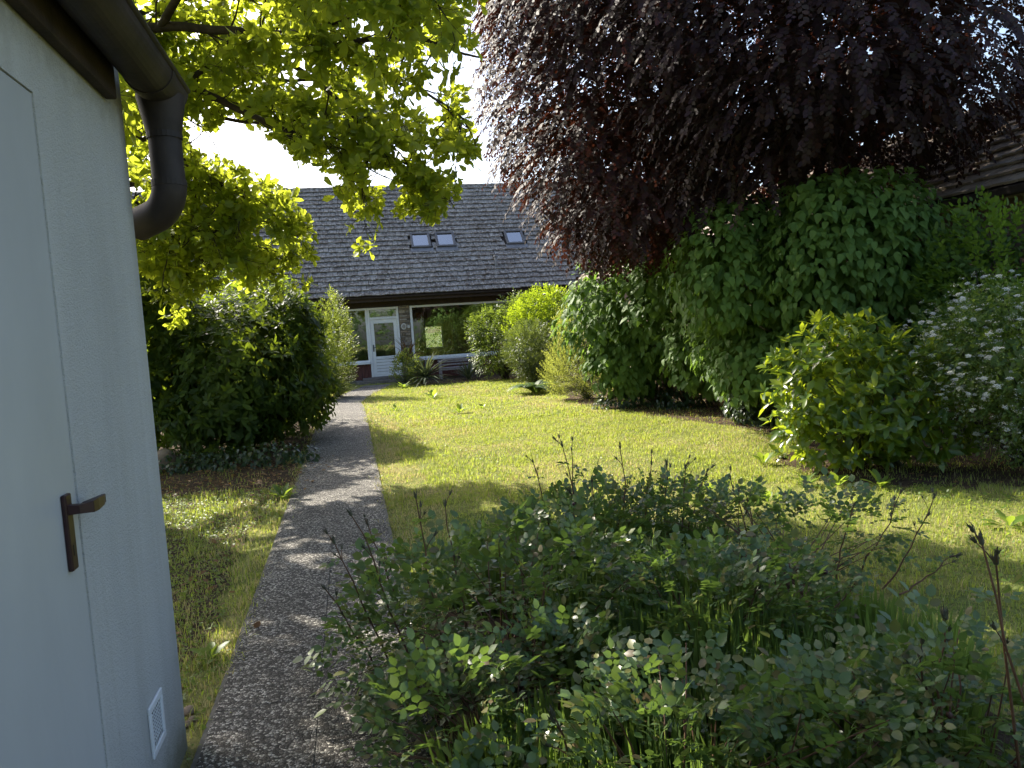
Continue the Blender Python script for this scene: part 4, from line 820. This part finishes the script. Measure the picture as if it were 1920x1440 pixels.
def flower_heads(thing, pts):
    """white flower heads, domes of tiny petals; the mesh is shared"""
    q = []; ax = []; nn = []
    for k in range(14):
        a = k*2.4; r = .028*math.sqrt((k+.5)/14); base = np.array([r*math.cos(a), r*math.sin(a), .014-14*r*r])
        for m in range(3):
            b = m*2.1+a; q.append(base); ax.append((math.cos(b), math.sin(b), .35)); nn.append((0, 0, 1))
    W = leaf_world(T_MED, np.array(q), np.array(ax, float), np.array(nn, float), np.full(len(q), .012)); n, k = W.shape[:2]
    fl = np.concatenate([np.array(f) for f in T_MED[1]]); tot = np.array([len(f) for f in T_MED[1]]); me = poly_mesh(W.reshape(-1, 3), (fl[None]+(np.arange(n)*k)[:, None]).ravel(), np.tile(tot, n)); me.materials.append(petal)
    for c in pts:
        o = bpy.data.objects.new('flower_head', me); COL.objects.link(o); place(o, thing)
        zz = nrm(Z*.9+nrm(CC-c)*.5+rvec(1)[0]*.3); xx = perp(zz[None])[0]; yy = np.cross(zz, xx); m = np.eye(4); s_ = RNG.uniform(.6, 1.05)
        m[:3, 0], m[:3, 1], m[:3, 2], m[:3, 3] = xx*s_, yy*s_, zz*s_, c+zz*.02; o.matrix_basis = Matrix(m.tolist())
flower_heads(sp, fl_[:300])
q3 = np.repeat(fl_[300:1100], 16, 0); n3 = len(q3); leaf_mass('flower_heads', T_MED, q3+nrm(rvec(n3)*[1, 1, .3])*(RNG.random(n3)**.5*.03)[:, None]+Z*.03, nrm(rvec(n3)*[1, 1, .4]), np.tile(Z, (n3, 1)), np.full(n3, .013), petal, sp, 'stuff')
shrub('cherry_laurel', 'glossy cherry laurel with lime green shoot tips right of the lawn', 'shrub', [(3.1, 7.4, .85, .62, .6, .65), (3.6, 7.2, .75, .62, .6, .65), (3.25, 7.3, .45, .7, .55, .45), (3.5, 7.5, 1.1, .55, .5, .4), (3.95, 7.1, .5, .4, .4, .4)],
      620, lambda p, d: arr_rosette(p, d, 6, .115, .75, 50, 16, .25), T_LANC, 'laurel', L_laurel, [(3.4, 7.5, 0), (3.8, 7.4, 0)], 60, .013, stem_green, 250, lumps=.2, zmin=.1, core=260, cs=.14)
# ------------------------------------------------------------------ foreground rose bed
def rose_leaves(tp, td, size):
    """pinnate leaves of five leaflets"""
    n = len(tp); d = nrm(td*[1, 1, .6]+Z*.25+rvec(n)*.45); e = nrm(np.cross(d, Z+rvec(n)*.35)); up_ = np.cross(e, d); s_ = size*RNG.normal(1, .22, n).clip(.5, 1.5); Ps, As, Ns, Ss = [], [], [], []
    for f, sd_, k in ((1.0, 0, 1.15), (.62, 1, 1.0), (.62, -1, 1.0), (.25, 1, .8), (.25, -1, .8)):
        p = tp+d*(s_*2.1*f)[:, None]-Z*(s_*.5*f*f)[:, None]; ax = nrm(d*(.45 if sd_ else 1)+e*sd_*.9+rvec(n)*.18-Z*.12); Ps.append(p); As.append(ax); Ns.append(nrm(up_+rvec(n)*.3)); Ss.append(s_*k)
    return map(np.concatenate, (Ps, As, Ns, Ss))
def bud_mesh():
    m = MB(); m.tube([(0, 0, 0), (0, 0, .004), (0, 0, .010), (0, 0, .018), (0, 0, .026)], [.002, .0055, .0062, .0045, .001], 8)
    for k in range(5):
        a = k*1.257; c, s_ = math.cos(a), math.sin(a); m.add([(c*.005, s_*.005, .006), (c*.009-s_*.0025, s_*.009+c*.0025, .02), (c*.007, s_*.007, .036), (c*.009+s_*.0025, s_*.009-c*.0025, .02)], [(0, 1, 2, 3)])
    me = bpy.data.meshes.new('bud'); me.from_pydata(m.v, [], m.f); me.materials.append(plain('bud_green', (.06, .06, .035), .6, .4, 80)); return me
BUD = bud_mesh()
HIP = bpy.data.meshes.new('hip'); _m = MB().tube([(0, 0, 0), (0, 0, .003), (0, 0, .010), (0, 0, .017), (0, 0, .021)], [.002, .007, .0095, .007, .002], 10); HIP.from_pydata(_m.v, [], _m.f); HIP.materials.append(plain('old_hip', (.05, .018, .016), .5, .4, 80))
def put(me, name, p, zz, s_, parent):
    o = bpy.data.objects.new(name, me); COL.objects.link(o); place(o, parent); zz = nrm(np.asarray(zz, float)); xx = perp(zz[None])[0]; yy = np.cross(zz, xx); m = np.eye(4)
    m[:3, 0], m[:3, 1], m[:3, 2], m[:3, 3] = xx*s_, yy*s_, zz*s_, p; o.matrix_basis = Matrix(m.tolist()); return o
def rose(label, base, lobes, n, size, tall, K, nhip=0, ncane=16):
    th = empty('rose_bush', base); tag(th, label, 'rose bush', 'rose bushes in the foreground bed')
    tp, td = shell(lobes, n, .22, .06, .35, .28, 7.0); base = np.array(base)
    P4 = list(rose_leaves(tp, td, size))
    cn = MB(); ids = RNG.choice(len(tp), min(ncane*3, len(tp)), replace=False)
    for i in ids:
        b0 = base+np.append(RNG.normal(0, .09, 2), 0); t_ = tp[i]; c = (b0+t_)/2+Z*.1*np.linalg.norm(t_-b0)+rvec(1)[0]*.05; q = [(1-s)**2*b0+2*s*(1-s)*c+s*s*t_ for s in np.linspace(0, 1, 7)]
        cn.tube(q, np.linspace(.0055, .0018, 7), 5, False)
    ex = []
    for (tx, ty, tz) in tall:                                     # tall canes that end in buds
        t_ = np.array([tx, ty, tz]); b0 = base*.35+np.array([tx, ty, 0])*.65; b0[2] = 0.02; b0[:2] += RNG.normal(0, .04, 2); c = (b0+t_)/2+rvec(1)[0]*.05; q = np.array([(1-s)**2*b0+2*s*(1-s)*c+s*s*t_ for s in np.linspace(0, 1, 9)]); q[1:-1] += RNG.normal(0, .006, (7, 3))
        cn.tube(q, np.linspace(.006, .0026, 9), 6, False); tg = nrm(q[-1]-q[-2])
        put(BUD, 'bud', t_, tg, RNG.uniform(.9, 1.3), th)
        for k in range(int(RNG.integers(2, 5))):
            i = int(RNG.integers(5, 9)); dd = nrm(tg+rvec(1)[0]*.8+Z*.3); e_ = q[i]+dd*RNG.uniform(.03, .08); cn.tube([q[i], (q[i]+e_)/2+tg*.006, e_], [.0024, .002, .0015], 4, False); put(BUD, 'bud', e_, dd, RNG.uniform(.7, 1.1), th)
        for k in range(7):
            i = int(RNG.integers(2, 8)); ex.append((q[i], nrm(rvec(1)[0]*[1, 1, .3]+Z*.2)))
    if ex:
        e5 = list(rose_leaves(np.array([a for a, _ in ex]), np.array([b_ for _, b_ in ex]), size*.85)); P4 = [np.concatenate([a, b_]) for a, b_ in zip(P4, e5)]
    for k in range(nhip):
        i = RNG.integers(len(tp)); put(HIP, 'rose_hip', tp[i]+td[i]*.03, td[i]+Z*.4, RNG.uniform(.8, 1.2), th)
    cn.build('canes', stem_red, th, smooth=True); foliage(th, 'rose', T_ROSE, *P4, L_rose, K)
def tl(lst, d): return [tuple(P(x, y, d)) for x, y in lst]
rose('full rose bush leaning over the path edge with long budded shoots', (-.05, 3.35, 0), [(-.15, 3.35, .36, .55, .5, .38), (-.52, 3.2, .34, .34, .45, .33), (.25, 3.5, .36, .4, .4, .36)], 1300, .038, tl([(660, 968), (610, 1105), (628, 1020), (780, 935)], 3.1)+tl([(690, 985), (835, 950)], 3.5), 260, 1)
rose('tallest rose bush with upright bare canes against the lawn', (.5, 4.6, 0), [(.45, 4.5, .30, .55, .45, .33), (.9, 4.55, .31, .45, .4, .33), (.1, 4.5, .25, .35, .4, .26)], 1300, .038, tl([(1055, 838), (1072, 845), (1163, 842), (1222, 850), (1000, 868), (1250, 872), (1110, 905), (1325, 885), (1285, 880)], 4.5), 200, 2)
rose('thin rose bush with an arching branch over the lawn', (1.5, 4.05, 0), [(1.25, 4.3, .34, .42, .35, .33), (1.75, 4.2, .36, .5, .3, .22)], 420, .036, tl([(1370, 900), (1400, 930)], 4.3)+tl([(1688, 925), (1750, 935), (1780, 1045), (1600, 950)], 4.1), 80, 2)
rose('leafy rose bush at the bottom centre nearest the camera', (.45, 2.15, 0), [(.42, 2.15, .30, .42, .34, .30), (.78, 2.0, .30, .34, .3, .28)], 1000, .033, tl([(1040, 1345)], 2.1), 200, 1)
rose('rose bush at the bottom right with dark withered hips', (1.25, 2.2, 0), [(1.3, 2.2, .33, .36, .3, .30), (1.6, 2.0, .22, .3, .28, .2), (1.05, 2.3, .3, .3, .3, .3)], 1000, .033, tl([(1770, 1160), (1725, 1235), (1795, 1240)], 2.25), 160, 9)
rose('low rose bush under the left one beside the dark path', (-.12, 2.55, 0), [(-.3, 2.5, .26, .3, .36, .26), (.1, 2.7, .28, .34, .3, .28), (-.12, 2.1, .2, .25, .3, .2)], 800, .034, [], 140)
rose('budded rose shoot reaching in from the right edge', (1.72, 1.75, 0), [(1.62, 1.85, .5, .22, .2, .22)], 40, .04, tl([(1842, 1022), (1868, 1060)], 1.9), 40)
rose('rose bush in the middle of the bed between grass tufts', (.75, 3.2, 0), [(.75, 3.2, .32, .45, .4, .32), (1.15, 3.35, .3, .3, .3, .28)], 900, .036, tl([(1420, 1075), (1590, 1105)], 3.2), 160, 1)
def tuft(name, label, cat, c, r, n, h, wd, mat=L_lav, group=None, flare=.35, up=1.0, T=T_THIN):
    th = empty(name, (*c, 0)); tag(th, label, cat, group); a = RNG.uniform(0, 6.28, n); rr = r*np.sqrt(RNG.random(n)); p = np.stack([c[0]+rr*np.cos(a), c[1]+rr*np.sin(a), np.zeros(n)], 1)
    o = np.stack([np.cos(a), np.sin(a), np.zeros(n)], 1); ax = nrm(o*(flare*(rr/r)**.7)[:, None]+Z*up+rvec(n)*.16); leaf_mass('blades', T, p, ax, nrm(o+rvec(n)*.5), h*RNG.uniform(.55, 1.15, n), mat, th, 'stuff'); return th
g_ = 'grassy lavender tufts in the rose bed'
tuft('lavender_tuft', 'grassy tuft at the bottom centre below the rose leaves', 'lavender', (.12, 2.2), .36, 1500, .36, 1, L_lav, g_)
tuft('lavender_tuft', 'wide grassy tuft on the lawn side of the bed', 'lavender', (1.15, 2.95), .55, 2200, .36, 1, L_lav, g_)
tuft('lavender_tuft', 'upright grassy tuft behind the left rose, lit by sun', 'lavender', (-.1, 4.5), .4, 1300, .38, 1, L_lav, g_)
tuft('lavender_tuft', 'dense grassy tuft near the bottom right corner', 'lavender', (1.0, 2.45), .45, 1500, .33, 1, L_lav, g_)
tuft('lavender_tuft', 'fine grass growing up through the middle rose bush', 'lavender', (.6, 3.4), .5, 1500, .42, 1, L_lav, g_)
tuft('lavender_tuft', 'fine grass growing through the tallest rose bush', 'lavender', (.6, 4.3), .5, 1500, .42, 1, L_lav, g_)
# ------------------------------------------------------------------ plants by the house
def leafy_rosette(name, label, cat, c, n, L, mat, key, T, elev=(15, 85), group=None, z=0.0):
    th = empty(name, (*c, 0)); tag(th, label, cat, group); a = np.arange(n)*2.4+RNG.normal(0, .2, n); e = np.radians(RNG.uniform(*elev, n))
    ax = np.stack([np.cos(a)*np.cos(e), np.sin(a)*np.cos(e), np.sin(e)], 1); nn = np.stack([-np.cos(a)*np.sin(e), -np.sin(a)*np.sin(e), np.cos(e)], 1)
    leaf_single(T, key, np.tile([c[0], c[1], z], (n, 1))+ax*.02, ax, nn, L*RNG.uniform(.7, 1.15, n), mat, th); return th
T_SWORD = tmpl([0, .25, .6, 1], [.7, 1, .8, 0], .075, .5, .35); T_BROAD = tmpl([0, .25, .55, .85, 1], [.12, .35, 1, .7, 0], .42, .2, .3)
leafy_rosette('yucca', 'spiky yucca with sword leaves in front of the picture window', 'yucca', tuple(G(800, 722)[:2]), 70, .82, L_yucca, 'yucca', T_SWORD, (-5, 85), None, .22)
leafy_rosette('iris_clump', 'grey green sword leaf clump right of the bench', 'iris', tuple(G(879, 712)[:2]), 46, .75, L_yucca, 'yucca', T_SWORD, (35, 88))
leafy_rosette('cordyline', 'bronze dry spiky plant beside the white door', 'cordyline', tuple(G(768, 716)[:2]), 40, .8, L_dry, 'cordy', T_SWORD, (10, 88), None, .75)
shrub('door_bush', 'small loose bush between white door and yucca', 'shrub', [(*G(760, 722)[:2], .55, .42, .35, .65), (*G(785, 722)[:2], .4, .35, .3, .5)], 620, lambda p, d: arr_spray(p, d, 6, .06, .18, .7, .15), T_MED, 'doorb', L_privet, [tuple(G(762, 722))], 24, .009, stem_green, 0, lumps=.25, zmin=.05)
leafy_rosette('hosta', 'pale low hosta at the foot of the door bush', 'hosta', tuple(G(757, 728)[:2]), 16, .26, L_weed, 'broad', T_BROAD, (15, 65))
fe = empty('fern', G(1005, 738)); tag(fe, 'arching pale green fern below the ball shrub', 'fern'); fc = G(1005, 738)
for k in range(13):
    a = k*2.4; L = RNG.uniform(.6, .95); e0 = math.radians(RNG.uniform(45, 75)); n = 22; pts = [fc.copy()]; el_ = e0
    for i in range(n): el_ -= math.radians(4.6); pts.append(pts[-1]+L/n*np.array([math.cos(a)*math.cos(el_), math.sin(a)*math.cos(el_), math.sin(el_)]))
    pts = np.array(pts); tg = nrm(np.gradient(pts, axis=0)); sd_ = np.cross(tg, Z); sd_ = nrm(sd_); up_ = np.cross(sd_, tg); w_ = .20*np.sin(np.linspace(.25, 3.0, n+1))
    leaf_mass('frond', T_LANC, np.concatenate([pts, pts]), np.concatenate([nrm(sd_+tg*.35), nrm(-sd_+tg*.35)]), np.concatenate([up_, up_]), np.concatenate([w_, w_])+.01, L_fern, fe)
# garden bench under the picture window
BO = F0+U*2.45+N*.78; BN = empty('garden_bench', BO); tag(BN, 'weathered grey garden bench below the picture window', 'bench')
def bb(s0, s1, n0, n1, z0, z1, name): return MB().box(BO, U, N, Z, s0, s1, n0, n1, z0, z1).build(name, weathered, BN, .006, seg=1)
for s_ in (-.56, .50):
    bb(s_, s_+.06, -.24, -.18, 0, .60, 'leg'); bb(s_, s_+.06, .18, .24, 0, .56, 'leg'); bb(s_, s_+.06, -.18, .26, .56, .60, 'armrest')
for k in range(4): bb(-.5, .5, -.17+k*.10, -.17+k*.10+.085, .36, .385, 'seat_slat')
for k in range(2): bb(-.5, .5, -.23, -.20, .44+k*.10, .44+k*.10+.055, 'back_slat')
ar = [(x, .63+.05*math.cos(x*2.4)) for x in np.linspace(-.58, .58, 13)]
MB().prism([BO+U*x+Z*z_ -N*.25 for x, z_ in ar]+[BO+U*x+Z*(z_-.07)-N*.25 for x, z_ in ar[::-1]], N*.06).build('top_rail', weathered, BN, .005)
bb(-.5, .5, .18, .21, .29, .355, 'seat_rail')
# fence glimpsed below the lilac
FE = empty('fence', (3.0, 13.2, 0)); tag(FE, 'tan wooden fence glimpsed under the lilac branches', 'fence'); fa, fbv = np.array([2.9, 14.0, 0]), np.array([5.4, 12.4, 0]); fd = nrm(fbv-fa); fn = np.array([fd[1], -fd[0], 0]); FL = np.linalg.norm(fbv-fa)
for k in range(int(FL/.13)): MB().box(fa, fd, fn, Z, k*.13, k*.13+.10, 0, .02, .1, 1.25+.02*random.random()).build('picket', fence_wood, FE, .004, seg=1)
for z_ in (.3, .7, 1.08): MB().box(fa, fd, fn, Z, -.05, FL, -.04, -.003, z_, z_+.07).build('rail', fence_wood, FE, .004, seg=1)
for k in range(3): MB().box(fa, fd, fn, Z, k*FL/2-.04, k*FL/2+.04, .024, .10, 0, 1.35).build('post', fence_wood, FE, .006, seg=1)
# ivy at the hedge foot
c = G(1445, 800); shrub('ivy', 'dark ivy climbing the lilac stems at the shady lawn edge', 'ivy', [(c[0]+.1, c[1]+.35, .25, .6, .4, .42), (c[0]+.7, c[1]+.1, .15, .7, .4, .3), (c[0]-.2, c[1]+.6, .5, .35, .35, .55)], 900, lambda p, d: arr_hang(p, d, 4, .06, .09), T_HEART, 'ivy', L_ivy, [(c[0]+.1, c[1]+.4, 0)], 20, .006, bark_dark, 0, zmin=.03)
c = G(1200, 765); shrub('ivy', 'low ivy patch on the soil below the smaller lilac', 'ivy', [(c[0], c[1]+.3, .1, .8, .5, .28), (c[0]+.8, c[1]-.3, .1, .6, .4, .25)], 500, lambda p, d: arr_hang(p, d, 4, .06, .09), T_HEART, 'ivy', L_ivy, [(c[0], c[1]+.3, 0)], 10, .005, bark_dark, 0, zmin=.02)
c = G(460, 880); shrub('ivy', 'creeping ivy along the foot of the rhododendron', 'ivy', [(c[0], c[1]+.2, .08, .9, .3, .22), (c[0]-.9, c[1]+.2, .08, .6, .3, .2)], 420, lambda p, d: arr_hang(p, d, 3, .06, .09), T_HEART, 'ivy', L_ivy, [(c[0], c[1]+.2, 0)], 8, .005, bark_dark, 0, zmin=.02)
# weeds standing out of the turf
WD = [(812, 748, 13, .24, 'pale broad leaved weed clump far out on the lawn'), (862, 775, 15, .2, 'long grassy weed clump in mid lawn'), (742, 770, 9, .16, 'small weed at the lawn edge near the far path'), (1432, 872, 9, .15, 'small weed at the shadow edge before the lilac'),
      (1512, 912, 11, .14, 'sunlit dock leaves left below the cherry laurel'), (1572, 912, 11, .15, 'broad dock leaves under the middle of the cherry laurel'), (1650, 915, 9, .16, 'upright dock leaf clump right below the cherry laurel'), (1330, 925, 8, .13, 'low weed behind the thin rose bush'),
      (1892, 990, 8, .15, 'weed at the right edge in the hedge shadow'), (530, 935, 14, .16, 'grass clump on the bare soil left of the path'), (395, 1240, 9, .11, 'jagged weed where path meets shed'), (1440, 945, 8, .14, 'weed between thin rose and cherry laurel'), (905, 768, 8, .15, 'little weed right of the grassy clump in mid lawn')]
for x, y, n, L, lab in WD: leafy_rosette('weed', lab, 'weed', tuple(G(x, y)[:2]), n, L, L_weed, 'broad', T_BROAD, (20, 75), 'weeds standing out of the turf')
# boulder beside the shed corner and pebbles at its foot
def rock(name, label, c, r, mat, cat='stone', group=None):
    import bmesh
    bm = bmesh.new(); bmesh.ops.create_icosphere(bm, subdivisions=3, radius=1)
    for v in bm.verts:
        p = np.array(v.co[:])[None]; k = 1+.16*lump(p, 2.3, 1+c[0])[0]+.08*lump(p, 5, 2+c[1])[0]; v.co = Vector((v.co.x*r[0]*k+c[0], v.co.y*r[1]*k+c[1], max(v.co.z, -.5)*r[2]*k+c[2]))
    me = bpy.data.meshes.new(name); bm.to_mesh(me); bm.free(); me.shade_smooth(); o = link(name, me, mat); tag(o, label, cat, group); return o
c = G(311, 885); rock('boulder', 'brown rounded boulder peeking past the shed wall', (c[0], c[1], .14), (.12, .14, .18), rock_m)
for (x, y, r, lab) in [(355, 1338, .028, 'larger pebble between shed foot and path'), (362, 1352, .018, 'small pale pebble lying against the path slab'), (352, 1362, .02, 'tan pebble closest to the shed corner')]:
    c = G(x, y); rock('pebble', lab, (c[0], c[1], r*.5), (r, r*1.2, r*.7), rock_m, 'pebble', 'pebbles at the foot of the shed')
# hedge behind the house, seen through its two windows
bc = F0-N*12.5+U*1.5; shrub('rear_hedge', 'sunlit hedge seen through the far window of the house', 'hedge', [(bc[0]+k*1.5*U[0], bc[1]+k*1.5*U[1], 1.2, 1.2, .8, 1.6) for k in (-1, 0, 1, 2)], 500, lambda p, d: arr_spray(p, d, 6, .16, .3, .3), T_LOW, 'rear', L_box, None, 10, .02, bark_dark, 0, cull=False)
# hedge behind the viewpoint, mirrored in the house windows
shrub('garden_hedge', 'tall hedge behind the viewpoint mirrored in the house windows', 'hedge', [(k, -6.5, 1.6, 1.5, 1.0, 2.3) for k in range(-3, 13, 2)], 1300, lambda p, d: arr_spray(p, d, 6, .2, .35, .3), T_LOW, 'hedgeb', L_lilac, None, 10, .02, bark_dark, 0, cull=False)
